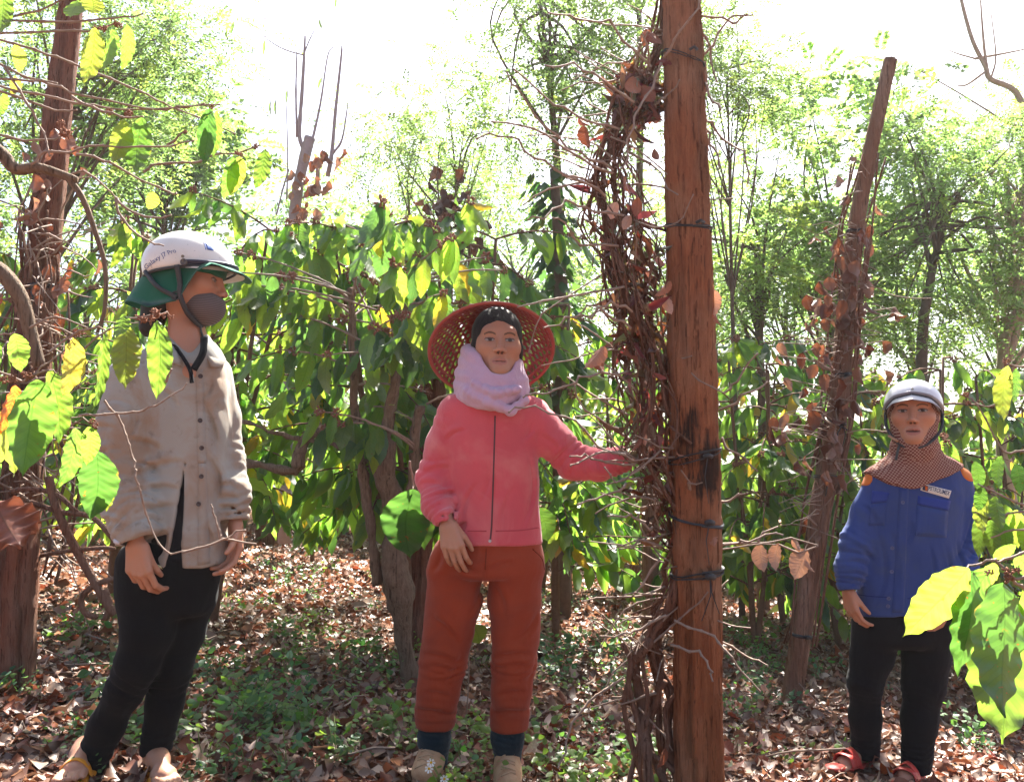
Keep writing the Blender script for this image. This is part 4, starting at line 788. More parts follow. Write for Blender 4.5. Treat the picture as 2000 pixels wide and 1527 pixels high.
# ------------------------------------------------------------------ figures: smooth distance fields turned into meshes
def sines(seed, n=7, k=1.0):
    g = np.random.default_rng(seed); K = g.normal(0, 1, (n, 3)); K /= np.linalg.norm(K, axis=1)[:, None]; K *= g.uniform(.6, 1.6, (n, 1)) * k; return K.astype(np.float32), g.uniform(0, 6.28, n).astype(np.float32)
def wob(p, sn): return np.sin(p @ sn[0].T + sn[1]).mean(1) * 1.6
def smin(a, b, k):
    if k <= 0: return np.minimum(a, b)
    h = np.clip(.5 + .5 * (b - a) / k, 0, 1); return b * (1 - h) + a * h - k * h * (1 - h)
def smax(a, b, k): return -smin(-a, -b, k)
class Shape:
    def __init__(s): s.ops = []; s.lo = np.full(3, 1e9); s.hi = np.full(3, -1e9); s.post = None
    def box(s, p, r): s.lo = np.minimum(s.lo, np.asarray(p) - r); s.hi = np.maximum(s.hi, np.asarray(p) + r)
    def op(s, fn, k=0.0, how='+'): s.ops.append((fn, k, how)); return s
    def cap(s, a, b, ra, rb=None, k=.02, how='+', flat=None):
        a = np.asarray(a, np.float32); b = np.asarray(b, np.float32); rb = ra if rb is None else rb; ba = b - a; L2 = float(ba.dot(ba)) + 1e-12
        if how == '+': s.box(a, ra * 1.3); s.box(b, rb * 1.3)
        def fn(p):
            q = p - a; h = np.clip(q @ ba / L2, 0, 1); q = q - h[:, None] * ba
            if flat is not None:
                ax = np.asarray(flat[0], np.float32); q = q + (q @ ax)[:, None] * ax * (1 / flat[1] - 1)
                return (np.sqrt((q * q).sum(1)) - (ra + (rb - ra) * h)) * min(1, flat[1])
            return np.sqrt((q * q).sum(1)) - (ra + (rb - ra) * h)
        return s.op(fn, k, how)
    def chain(s, pts, rad, k=.02, wr=None, seed=1, kj=None):
        """A limb; wr = list of (place along 0..1, width, amplitude, wavelength in m) for cloth wrinkles."""
        pts = np.array(pts, np.float32); sn = sines(seed, 6, 22.0); Ls = np.concatenate([[0], np.cumsum(np.linalg.norm(np.diff(pts, axis=0), axis=1))]).astype(np.float32); tot = float(Ls[-1])
        for p, r in zip(pts, rad): s.box(p, r * 1.3 + .01)
        def fn(p):
            d = None
            for i in range(len(pts) - 1):
                a, b = pts[i], pts[i + 1]; ba = b - a; q = p - a; h = np.clip(q @ ba / (ba.dot(ba) + 1e-12), 0, 1); q = q - h[:, None] * ba; r = rad[i] + (rad[i + 1] - rad[i]) * h
                e = np.sqrt((q * q).sum(1)) - r
                if wr is not None:
                    al = (Ls[i] + h * (Ls[i + 1] - Ls[i])); w_ = 0
                    near = np.abs(e) < .03
                    if near.any():
                        pn = p[near]; ph = wob(pn, sn) * 3.6; aa = al[near]
                        for (c, wd, am, wl) in wr: w_ = w_ + am * np.exp(-((aa / tot - c) / wd) ** 2) * (1 - 2 * np.abs(np.sin(math.pi * aa / wl + ph)) ** .7)
                        e[near] = e[near] + w_ * 1.0
                d = e if d is None else smin(d, e, kj if kj is not None else min(rad) * .6)
            return d
        return s.op(fn, k)
    def ell(s, c, r, k=.02, how='+', fr=None):
        c = np.asarray(c, np.float32); r = np.asarray(r, np.float32)
        if how == '+': s.box(c, float(max(r)))
        def fn(p):
            q = p - c
            if fr is not None: q = q @ fr.T
            k0 = np.sqrt(((q / r) ** 2).sum(1)); k1 = np.sqrt(((q / (r * r)) ** 2).sum(1)) + 1e-9; return np.where(k0 < 1e-3, -float(min(r)), k0 * (k0 - 1) / k1)
        return s.op(fn, k, how)
    def loft(s, rows, d, k=.02, n=2.4, dy=0.0, cap=.012):
        """Torso: rows of (py, left px, right px, half depth in m[, depth shift]) at depth d."""
        z = []; cx_ = []; a = []; cyy = []; b = []
        for r in rows:
            l = P(r[1], r[0], d); q = P(r[2], r[0], d); z.append(l[2]); cx_.append((l[0] + q[0]) / 2); a.append((q[0] - l[0]) / 2); cyy.append(l[1] + dy + (r[4] if len(r) > 4 else 0)); b.append(r[3])
            s.box((cx_[-1], cyy[-1], z[-1]), max(a[-1], b[-1]) * 1.05)
        o = np.argsort(z); z, cx_, a, cyy, b = [np.array(v, np.float32)[o] for v in (z, cx_, a, cyy, b)]
        zz = np.linspace(z[0], z[-1], 80); ker = np.ones(7) / 7
        def sm(v): u = np.interp(zz, z, v); return np.convolve(np.pad(u, 3, 'edge'), ker, 'valid')
        A, B, X, Y = sm(a), sm(b), sm(cx_), sm(cyy)
        def fn(p):
            h = p[:, 2]; ai = np.interp(h, zz, A); bi = np.interp(h, zz, B); x = (p[:, 0] - np.interp(h, zz, X)) / ai; y = (p[:, 1] - np.interp(h, zz, Y)) / bi
            e = ((np.abs(x) ** n + np.abs(y) ** n) ** (1 / n) - 1) * np.minimum(ai, bi); return smax(smax(e, h - zz[-1], cap), zz[0] - h, cap).astype(np.float32)
        return s.op(fn, k)
    def cut(s, p, nrm, k=.004): p = np.asarray(p, np.float32); nrm = np.asarray(unit(nrm), np.float32); return s.op(lambda q: (q - p) @ nrm, k, '&')
    def __call__(s, p):
        d = None
        for fn, k, how in s.ops:
            v = fn(p); d = v if d is None else (smin(d, v, k) if how == '+' else smax(d, v, k) if how == '&' else smax(d, -v, k))
        if s.post: d = s.post(p, d)
        return d
def polygonise(f, lo, hi, h, B=8):
    """Sparse surface nets."""
    lo = np.asarray(lo, float) - 3 * h; n = np.ceil((np.asarray(hi) + 3 * h - lo) / (h * B)).astype(int); N = n * B
    bc = np.stack(np.meshgrid(*[np.arange(k) for k in n], indexing='ij'), -1).reshape(-1, 3); cen = (lo + (bc + .5) * B * h - .5 * h).astype(np.float32)
    v = f(cen); act = np.abs(v) < B * h * .9 * 1.25 + .004
    D = np.repeat(np.repeat(np.repeat(np.where(v < 0, -1., 1.).astype(np.float32).reshape(n), B, 0), B, 1), B, 2)
    off = np.stack(np.meshgrid(*[np.arange(B)] * 3, indexing='ij'), -1).reshape(-1, 3); ab = bc[act]
    for i in range(0, len(ab), 400):
        q = ab[i:i + 400]; idx = (q[:, None] * B + off[None]).reshape(-1, 3); D[idx[:, 0], idx[:, 1], idx[:, 2]] = f((lo + idx * h).astype(np.float32))
    S = D < 0; c = np.zeros(N - 1, np.int8); cs = [(i, j, k) for i in (0, 1) for j in (0, 1) for k in (0, 1)]
    sl_ = lambda A, o: A[o[0]:A.shape[0] - 1 + o[0], o[1]:A.shape[1] - 1 + o[1], o[2]:A.shape[2] - 1 + o[2]]
    for o in cs: c += sl_(S, o)
    am = (c > 0) & (c < 8); I = np.argwhere(am); ix = np.full(am.shape, -1, np.int32); ix[am] = np.arange(len(I))
    cv = np.stack([D[I[:, 0] + o[0], I[:, 1] + o[1], I[:, 2] + o[2]] for o in cs], 1); acc = np.zeros((len(I), 3)); cnt = np.zeros(len(I))
    for x in range(8):
        for y in range(x + 1, 8):
            if sum(abs(cs[x][q] - cs[y][q]) for q in range(3)) == 1:
                m = (cv[:, x] < 0) != (cv[:, y] < 0); t_ = cv[m, x] / (cv[m, x] - cv[m, y]); acc[m] += np.array(cs[x]) + t_[:, None] * (np.array(cs[y]) - np.array(cs[x])); cnt[m] += 1
    V = lo + (I + acc / cnt[:, None]) * h; Q = []
    for ax in range(3):
        u, w_ = (ax + 1) % 3, (ax + 2) % 3; a = [slice(None)] * 3; b = [slice(None)] * 3; a[ax] = slice(0, -1); b[ax] = slice(1, None); A_ = S[tuple(a)]; B_ = S[tuple(b)]
        E = np.argwhere(A_ != B_); E = E[(E[:, u] > 0) & (E[:, w_] > 0) & (E[:, u] < N[u] - 1) & (E[:, w_] < N[w_] - 1)]; sg = A_[E[:, 0], E[:, 1], E[:, 2]]
        def cell(du, dw): e = E.copy(); e[:, u] -= du; e[:, w_] -= dw; return ix[e[:, 0], e[:, 1], e[:, 2]]
        q = np.stack([cell(1, 1), cell(0, 1), cell(0, 0), cell(1, 0)], 1); q[~sg] = q[~sg][:, ::-1]; Q.append(q)
    Q = np.concatenate(Q); Q = Q[(Q >= 0).all(1)]; return V, Q
def solid(name, shape, h, mat, parent, colfn=None, lo=None, hi=None, keep=False):
    V, Q = polygonise(shape, shape.lo if lo is None else lo, shape.hi if hi is None else hi, h)
    me = mesh_np(name, V, Q, col=colfn(V) if colfn else None); o = link(name, me, mat, parent); o['_'] = 0; del o['_']
    return (o, V, Q) if keep else o
def bvh(*VQ):
    vs = []; fs = []
    for V, Q in VQ: b = len(vs); vs += [Vector(v) for v in V]; fs += [tuple(int(i) + b for i in q) for q in Q]
    return BVHTree.FromPolygons(vs, fs)
def hit(tree, px, py):
    o = Vector((0, 0, CZ)); d = Vector(P(px, py, 1.0)) - o; d.normalize(); l, n, i, r = tree.ray_cast(o, d)
    if l is None: l, n, i, r = tree.find_nearest(Vector(P(px, py, 3.0)))
    if n.dot(d) > 0: n = -n
    return np.array(l), np.array(n)
def patch(tree, quad, nu, nv, lift, mb, thick=.003):
    """A piece of cloth lying on a surface: corners (tl, tr, br, bl) in pixels, lifted off it, with edges."""
    q = [np.array(c, float) for c in quad]; T = []; Bm = []
    for j in range(nv + 1):
        for i in range(nu + 1):
            u, v = i / nu, j / nv; p = (q[0] * (1 - u) + q[1] * u) * (1 - v) + (q[3] * (1 - u) + q[2] * u) * v; l, n = hit(tree, *p); T.append(l + n * lift); Bm.append(l + n * (lift - thick))
    k = (nu + 1) * (nv + 1); f = []
    for j in range(nv):
        for i in range(nu): a = j * (nu + 1) + i; f.append((a, a + 1, a + nu + 2, a + nu + 1))
    rim = [i for i in range(nu + 1)] + [j * (nu + 1) + nu for j in range(1, nv + 1)] + [nv * (nu + 1) + i for i in range(nu - 1, -1, -1)] + [j * (nu + 1) for j in range(nv - 1, 0, -1)]
    for a, b in zip(rim, rim[1:] + rim[:1]): f.append((b, a, a + k, b + k))
    mb.add(T + Bm, f)
def ribbon(tree, path, wd, lift, mb, n=6, r=None):
    """A seam, strap or zip along a pixel path on a surface."""
    pp = spline([np.array([a, b, 0.]) for a, b in path], n); pts = []; ups = []
    for p in pp: l, m = hit(tree, p[0], p[1]); pts.append(l + m * lift); ups.append(m)
    pts = [pts[0]] + [(pts[i - 1] + 2 * pts[i] + pts[i + 1]) / 4 for i in range(1, len(pts) - 1)] + [pts[-1]]
    vs = []; fs = []; m_ = len(pts)
    for i in range(m_):
        T = unit(pts[min(i + 1, m_ - 1)] - pts[max(i - 1, 0)]); s_ = unit(np.cross(T, ups[i])); nn = ups[i]; th = r or .0015
        vs += [pts[i] - s_ * wd - nn * th, pts[i] - s_ * wd * .8 + nn * th, pts[i] + s_ * wd * .8 + nn * th, pts[i] + s_ * wd - nn * th]
    for i in range(m_ - 1):
        for k in range(4): fs.append((i * 4 + k, i * 4 + (k + 1) % 4, i * 4 + 4 + (k + 1) % 4, i * 4 + 4 + k))
    fs += [(3, 2, 1, 0), tuple((m_ - 1) * 4 + k for k in range(4))]; mb.add(vs, fs)
def disc(c, n, r, th, mb, holes=False):
    n = unit(n); a = unit(np.cross(n, [0.3, .2, 1])); b = np.cross(n, a); vs = []; N = 12
    for (rr, hh) in ((r, 0), (r, th), (r * .72, th), (r * .66, th * .5)):
        for k in range(N): t = 2 * math.pi * k / N; vs.append(c + (a * math.cos(t) + b * math.sin(t)) * rr + n * hh)
    fs = [(l * N + k, l * N + (k + 1) % N, (l + 1) * N + (k + 1) % N, (l + 1) * N + k) for l in range(3) for k in range(N)] + [tuple(3 * N + k for k in range(N))]; mb.add(vs, fs)
def lettering(text, to_surface, mat, parent, name='lettering', bold=0.0):
    """Flat print: to_surface maps (x, y) with x 0..1 along the text and y in the same unit to a world point."""
    cu = bpy.data.curves.new('text', 'FONT'); cu.body = text; cu.size = 1.0; cu.offset = bold; o = bpy.data.objects.new('text', cu); COL.objects.link(o); bpy.context.view_layer.update()
    me = bpy.data.meshes.new_from_object(o.evaluated_get(bpy.context.evaluated_depsgraph_get())); bpy.data.objects.remove(o)
    xs = [v.co.x for v in me.vertices]; w_ = max(xs) - min(xs); x0 = min(xs)
    for v in me.vertices: v.co = Vector(to_surface((v.co.x - x0) / w_, v.co.y / w_))
    me.update(); me.name = name; return link(name, me, mat, parent, False)

# ------------------------------------------------------------------ skin
def m_skin():
    m, t, o = new_mat('skin'); c = nd(t, 'VertexColor', layer_name='col').outputs[0]; v = coords(t); n = noise(t, v, 60, 3); n2 = math_(t, 'ADD', noise(t, v, 320, 3), noise(t, v, 90, 3))
    c = mix(t, ramp(t, n, [(.35, 0), (.75, .35)]), c, mix(t, 1.0, c, (1.15, .88, .8), 'MULTIPLY'))
    b = bsdf(t, o, c, .46, .4, n2, .35, .002, Subsurface_Weight=.12, Subsurface_Scale=.02); b.inputs['Subsurface Radius'].default_value = (1, .35, .2); return m
M['skin'] = m_skin()
SKIN = np.array((.42, .215, .135))
def frame(fwd, up):
    f = unit(fwd); r = unit(np.cross(f, up)); u = np.cross(r, f); return np.stack([r, f, u]).astype(np.float32)       # rows: right, forward, up
class Head:
    def __init__(s, c, fwd, up, sc=1.0, mouth_open=0.0):
        s.c = np.asarray(c, np.float32); s.fr = frame(fwd, up); s.sc = sc; s.mo = mouth_open
    def w(s, x, y, z): return s.c + s.sc * (np.array([x, y, z], np.float32) @ s.fr)
    def loc(s, p): return (p - s.c) @ s.fr.T / s.sc
    def shape(s, S):
        k = s.sc
        def E(c, r, kk, how='+'): S.ell(s.w(*c), np.array(r) * k, kk * k, how, s.fr)
        def C(a, b, ra, rb, kk, how='+'): S.cap(s.w(*a), s.w(*b), ra * k, rb * k, kk * k, how)
        E((0, -.012, .035), (.073, .092, .084), .01); E((0, .026, -.032), (.060, .060, .076), .04)
        for q in (-1, 1):
            E((q * .044, .050, -.020), (.024, .026, .022), .03); C((q * .054, -.002, -.052), (q * .012, .066, -.093), .018, .016, .03); E((q * .030, .068, .028), (.022, .014, .012), .02)
        E((0, .070, -.096), (.020, .016, .016), .025); E((0, .062, -.066), (.028, .022, .022), .02)
        for q in (-1, 1): E((q * .033, .095, .002), (.020, .019, .014), .014, '-'); C((q * .017, .094, -.042), (q * .028, .082, -.062), .003, .0035, .008, '-')
        for q in (-1, 1): E((q * .032, .0665, .0), (.0165, .0155, .0115), .006)
        C((0, .080, .014), (0, .101, -.030), .007, .0095, .012); E((0, .103, -.034), (.0105, .010, .009), .008)
        for q in (-1, 1): E((q * .0125, .092, -.037), (.0085, .010, .0075), .006); E((q * .0062, .098, -.0435), (.0035, .005, .0028), .002, '-')
        C((-.020, .078, -.0655), (0, .0875, -.0630), .0045, .006, .005); C((.020, .078, -.0655), (0, .0875, -.0630), .0045, .006, .005)
        C((-.016, .080, -.0755 - s.mo), (.016, .080, -.0755 - s.mo), .006, .006, .006)
        C((-.022, .088, -.0695 - s.mo * .5), (.022, .088, -.0695 - s.mo * .5), .0016 + s.mo * .4, .0016 + s.mo * .4, .002, '-')
        for q in (-1, 1): E((q * .076, -.012, -.005), (.010, .020, .030), .008)
        S.box(s.c, .17 * k); return S
    def colors(s, V, skin=SKIN):
        p = s.loc(V.astype(np.float32)); x, y, z = p[:, 0], p[:, 1], p[:, 2]; ax = np.abs(x); col = np.tile(skin, (len(V), 1)); front = y > .035
        def blend(m, c, a=1.0): m = np.clip(m, 0, 1)[:, None] * a; col[:] = col * (1 - m) + np.array(c) * m
        inside = (np.abs(z) < .14) & (np.abs(x) < .1); g = np.random.default_rng(3); nz = wob(p * 1.0, (sines(5, 8, 70.0))); blend(np.clip(nz * .5, 0, 1), skin * np.array((1.12, 1.02, .98)), .5); blend(np.clip(-nz * .5, 0, 1), skin * np.array((.88, .80, .76)), .5)
        blend(np.exp(-((ax - .032) / .022) ** 2 - ((z + .004) / .016) ** 2) * front, skin * np.array((.74, .68, .66)), .5); blend(np.exp(-(z + .005) ** 2 / .03 ** 2 * 0 - ((z + .045) / .02) ** 2 - (x / .014) ** 2) * front, skin * np.array((1.1, .84, .78)), .35)
        blend(np.exp(-((ax - .040) / .022) ** 2 - ((z + .028) / .02) ** 2) * front, skin * np.array((1.06, .86, .80)), .35)
        zb = .0225 - .0055 * ((ax - .032) / .018) ** 2; blend((1 - np.abs(z - zb) / .0036) * 2 * front * (ax > .013) * (ax < .050) * inside, (.030, .020, .017), .9)
        ex = (ax - .032) / .0145; ez = z / (.0044 * np.sqrt(np.clip(1 - ex ** 2, .001, 1)))
        eye = (np.abs(ex) < 1) & (np.abs(ez) < 1) & front & inside; col[eye] = (.27, .235, .21)
        ir = ((ax - .032 + np.where(x > 0, .001, -.001)) ** 2 + (z - .0006) ** 2 < .0062 ** 2) & eye; col[ir] = (.018, .012, .010)
        lid = (np.abs(ex) < 1.12) & front & inside & (np.abs(z - .0048 * np.sqrt(np.clip(1 - (ex / 1.12) ** 2, 0, 1)) - .0008) < .0019); col[lid] = (.06, .03, .022)
        lid2 = (np.abs(ex) < 1.0) & front & inside & (np.abs(z + .0052 * np.sqrt(np.clip(1 - ex ** 2, 0, 1))) < .0012) & ~eye; col[lid2] = skin * .5
        zc = -.0695 - s.mo * .5; tp = np.sqrt(np.clip(1 - (ax / .0245) ** 2, 0, 1)); lip = front & inside & (z < zc + .0105 * tp - .0022 * np.exp(-(ax / .004) ** 2)) & (z > zc - (.0115 + s.mo * .6) * tp); blend(lip * 1.0, (.34, .125, .10), .7)
        ml = (np.abs(z - zc) < (.0016 + s.mo * .45) * tp) & (ax < .022) & front & inside; col[ml] = (.10, .03, .025)
        nos = (np.abs(ax - .0062) < .0038) & (np.abs(z + .0435) < .0028) & (y > .07); col[nos] = (.07, .028, .02)
        return col
def hand(S, wrist, fwd, palm, size=1.0, curl=(.3, .35, .4, .5, .6), side=1, spread=.06, thumb_out=.7):
    """Five-fingered hand: fwd points from wrist to knuckles, palm is the palm's outward normal, side +1 puts the thumb on fwd x palm."""
    f = unit(fwd); n = unit(np.asarray(palm) - f * np.dot(palm, f)); lat = np.cross(f, n) * side; w_ = np.asarray(wrist); k = size
    S.cap(w_ - f * .03, w_ + f * .012 * k, .021 * k, .021 * k, .01, flat=(n, .82))
    lens = [(.044, .028, .021), (.048, .031, .023), (.044, .029, .022), (.035, .022, .019)]
    for i in range(4):
        off = (1.5 - i) * .0195 * k; kn = w_ + f * (.088 - .006 * abs(i - 1) - (.006 if i == 3 else 0)) * k + lat * off; S.cap(w_ + f * .012 * k + lat * off * .6, kn, .0135 * k, .0108 * k, .012)
    for i in range(4):
        off = (1.5 - i) * .0195 * k; kn = w_ + f * (.088 - .006 * abs(i - 1) - (.006 if i == 3 else 0)) * k + lat * off; a = curl[i + 1] * .8; p = kn; g = f + lat * spread * (1.5 - i)
        for j, L in enumerate(lens[i]):
            d = unit(g * math.cos(a) + n * math.sin(a)); q = p + d * L * k; r0, r1 = ((.0094, .0085), (.0085, .0078), (.0078, .0062))[j]; S.cap(p, q, r0 * k, r1 * k, .004 if j == 0 else .002); p = q; a += curl[i + 1] * (1.0 if j == 0 else .7)
    b = w_ + f * .020 * k + lat * .020 * k + n * .004; a = thumb_out; d1 = unit(f * math.cos(a) + lat * math.sin(a) + n * .35); m = b + d1 * .042 * k; d2 = unit(d1 * .75 + f * .5 + n * curl[0]); e = m + d2 * .030 * k; d3 = unit(d2 + n * curl[0] * .6 - lat * .15)
    S.cap(b, m, .0135 * k, .0105 * k, .010); S.cap(m, e, .0100 * k, .0090 * k, .003); S.cap(e, e + d3 * .022 * k, .0090 * k, .0068 * k, .002); return S
def foot(S, heel, toe, r=1.0, toes=True):
    h = np.asarray(heel, float); t = np.asarray(toe, float); f = unit([t[0] - h[0], t[1] - h[1], 0]); L = np.linalg.norm((t - h)[:2]); u = np.array([0, 0, 1.]); s_ = np.cross(f, u)
    S.cap(h + u * .028, h + f * L * .30 + u * .034, .027 * r, .029 * r, .02); S.cap(h + f * L * .15 + u * .06, h + f * L * .7 + u * .022, .028 * r, .020 * r, .03, flat=(u, .9)); S.cap(h + f * L * .62 + u * .020 + s_ * .018, h + f * L * .62 + u * .018 - s_ * .022, .019 * r, .017 * r, .02)
    if toes:
        for i in range(5): o = (-.030 + .0145 * i); ln = (.86, 1.0, .97, .92, .86)[::-1][i] if False else (.88, .95, .98, 1.0, 1.02)[i]; S.cap(h + f * L * .72 + s_ * o + u * .014, h + f * L * ln + s_ * o * 1.1 + u * .010, .011, .0085 + (.004 if i == 4 else 0), .004)
    S.box(h, .07); S.box(t, .05); S.box(h + u * .1, .05); return S
def joinVQ(parts):
    vs = []; qs = []; cs = []; b = 0
    for V, Q, c in parts: vs.append(V); qs.append(Q + b); cs.append(c); b += len(V)
    return np.concatenate(vs), np.concatenate(qs), np.concatenate(cs)
def skin_of(n, mul=1.0): return np.tile(SKIN * mul, (n, 1))
def strap_tube(mb, pts, wd, up=None, flat=.3, n=6): mb.tube(spline(pts, n), wd, 6, True, flat, up=up)
def helmet(H, cz, rad, rim, parent, mat, fwd_tilt=0.0, name='helmet'):
    """Half-shell: rim(theta) is the angle from the crown down to the edge; theta 0 is forward."""
    c = H.w(0, -.008, cz); n1, n2 = 40, 16; vs = []; fs = []; sc = H.sc
    def pt(th, f, o=0): ph = rim(th) * f; return c + (np.array([math.sin(ph) * math.sin(th) * (rad[0] + o), math.sin(ph) * math.cos(th) * (rad[1] + o), math.cos(ph) * (rad[2] + o)]) * sc) @ H.fr
    for j in range(n2 + 1):
        for i in range(n1): vs.append(pt(2 * math.pi * i / n1, j / n2))
    k = len(vs)
    for j in range(n2 + 1):
        for i in range(n1): vs.append(pt(2 * math.pi * i / n1, j / n2, -.012))
    for j in range(n2):
        for i in range(n1):
            a = j * n1 + i; b = j * n1 + (i + 1) % n1; fs.append((a, a + n1, b + n1, b)); fs.append((k + a, k + b, k + b + n1, k + a + n1))
    for i in range(n1): a = n2 * n1 + i; b = n2 * n1 + (i + 1) % n1; fs.append((a, k + a, k + b, b))
    mb = MB(); mb.add(vs, fs); o = mb.build(name, mat, parent); ring = [pt(2 * math.pi * i / n1, 1.0, .0015) for i in range(n1 + 1)]; r = MB(); r.tube(ring, .0045 * sc, 6, False); r.build('rim_trim', M['strap'], o)
    return o, pt, (np.array(vs[:k]), [f for f in fs if max(f) < k])
M['shell_white'] = None
def m_shell(name, c):
    m, t, o = new_mat(name); v = coords(t); n = noise(t, v, 14, 5, .6); n2 = noise(t, v, 90, 3, .6); c2 = mix(t, ramp(t, n, [(.5, 0), (.8, .4)]), c, [x * .72 * q for x, q in zip(c, (1, .95, .85))]); c2 = mix(t, ramp(t, n2, [(.66, 0), (.72, .6)]), c2, [x * .45 for x in c])
    bsdf(t, o, c2, .28, .5, n2, .05, .002, Coat_Weight=.3, Coat_Roughness=.15); return m
# ------------------------------------------------------------------ shared cloth helpers
def drape(amp, seed, zs=.35, k=28.0, mask=None, diag=None):
    sn = sines(seed, 7, k); sn2 = sines(seed + 9, 5, k * .4); sc_ = np.array([1, 1, zs], np.float32)
    def post(p, d):
        near = np.abs(d) < .03
        if near.any():
            q = p[near] * sc_
            if diag is not None: q = q + (p[near] @ np.asarray(diag, np.float32))[:, None] * np.array([.8, 0, 0], np.float32)
            w_ = 1 - 2 * np.abs(wob(q, sn)) ** .8 + .45 * (1 - 2 * np.abs(wob(q * 2.3 + 3, sn)) ** .8); a = amp * (.6 + .5 * wob(p[near], sn2)); d = d.copy(); d[near] = d[near] - a * w_ * (mask(p[near]) if mask else 1)
        return d
    return post
def creased(post, segs, d, yc, amp=.006, w0=.007):
    """Adds sharp creases: pixel segments pressed into the front of a garment, with a soft ridge beside each."""
    L = []
    for (a, b, x, y) in segs: p, q = P(a, b, d), P(x, y, d); L.append((np.array([p[0], p[2]], np.float32), np.array([q[0], q[2]], np.float32)))
    def f(p, dd):
        dd = post(p, dd); near = (np.abs(dd) < .03) & (p[:, 1] < yc)
        if near.any():
            q = p[near][:, [0, 2]]; add = np.zeros(len(q), np.float32)
            for (a, b) in L:
                ba = b - a; l2 = float(ba.dot(ba)); h = (q - a) @ ba / l2; hc = np.clip(h, 0, 1); bow = .10 * math.sqrt(l2) * np.sin(math.pi * hc); nn = np.array([-ba[1], ba[0]], np.float32) / math.sqrt(l2); e = (q - a - hc[:, None] * ba) @ nn - bow; r = np.sqrt(((q - a - hc[:, None] * ba) ** 2).sum(1)); far = np.where((h < 0) | (h > 1), r, np.abs(e)); tp = np.sin(math.pi * np.clip(.08 + .84 * hc, 0, 1))
                add += amp * tp * (np.exp(-(far / w0) ** 2) - .75 * np.exp(-((e - 2.0 * w0) / (1.5 * w0)) ** 2) * ((h > 0) & (h < 1)))
            dd = dd.copy(); dd[near] += add
        return dd
    return f
def cuff_cut(S, w_, f, R):
    w_ = np.asarray(w_, np.float32); f = np.asarray(unit(f), np.float32)
    def fn(p): q = p - w_; return np.maximum(-(q @ f), np.sqrt((q * q).sum(1)) - R)
    S.op(fn, .003, '-')
def hollow(S, w_, f, r, depth): S.cap(np.asarray(w_) - unit(f) * depth, np.asarray(w_) + unit(f) * .05, r, r, .003, '-')
def core_body(jk, tr, off=.016):
    S = Shape(); S.lo = np.minimum(jk.lo, tr.lo); S.hi = np.maximum(jk.hi, tr.hi); S.op(lambda p: np.minimum(jk(p) + off, tr(p) + off)); return S
def body_mesh(parent, pieces):
    """One skin mesh from the fields of trunk, head, hands and feet."""
    parts = []
    for S, h, colfn in pieces: V, Q = polygonise(S, S.lo, S.hi, h); parts.append((V, Q, colfn(V) if colfn else skin_of(len(V))))
    V, Q, c = joinVQ(parts); return link('body', mesh_np('body', V, Q, col=c), M['skin'], parent)
def on(base, region, lift):
    """Cloth of the given lift over a garment, inside a region."""
    S = Shape(); S.lo, S.hi = region.lo, region.hi; S.op(lambda p: base(p) - lift); S.op(region, .003, '&'); return S

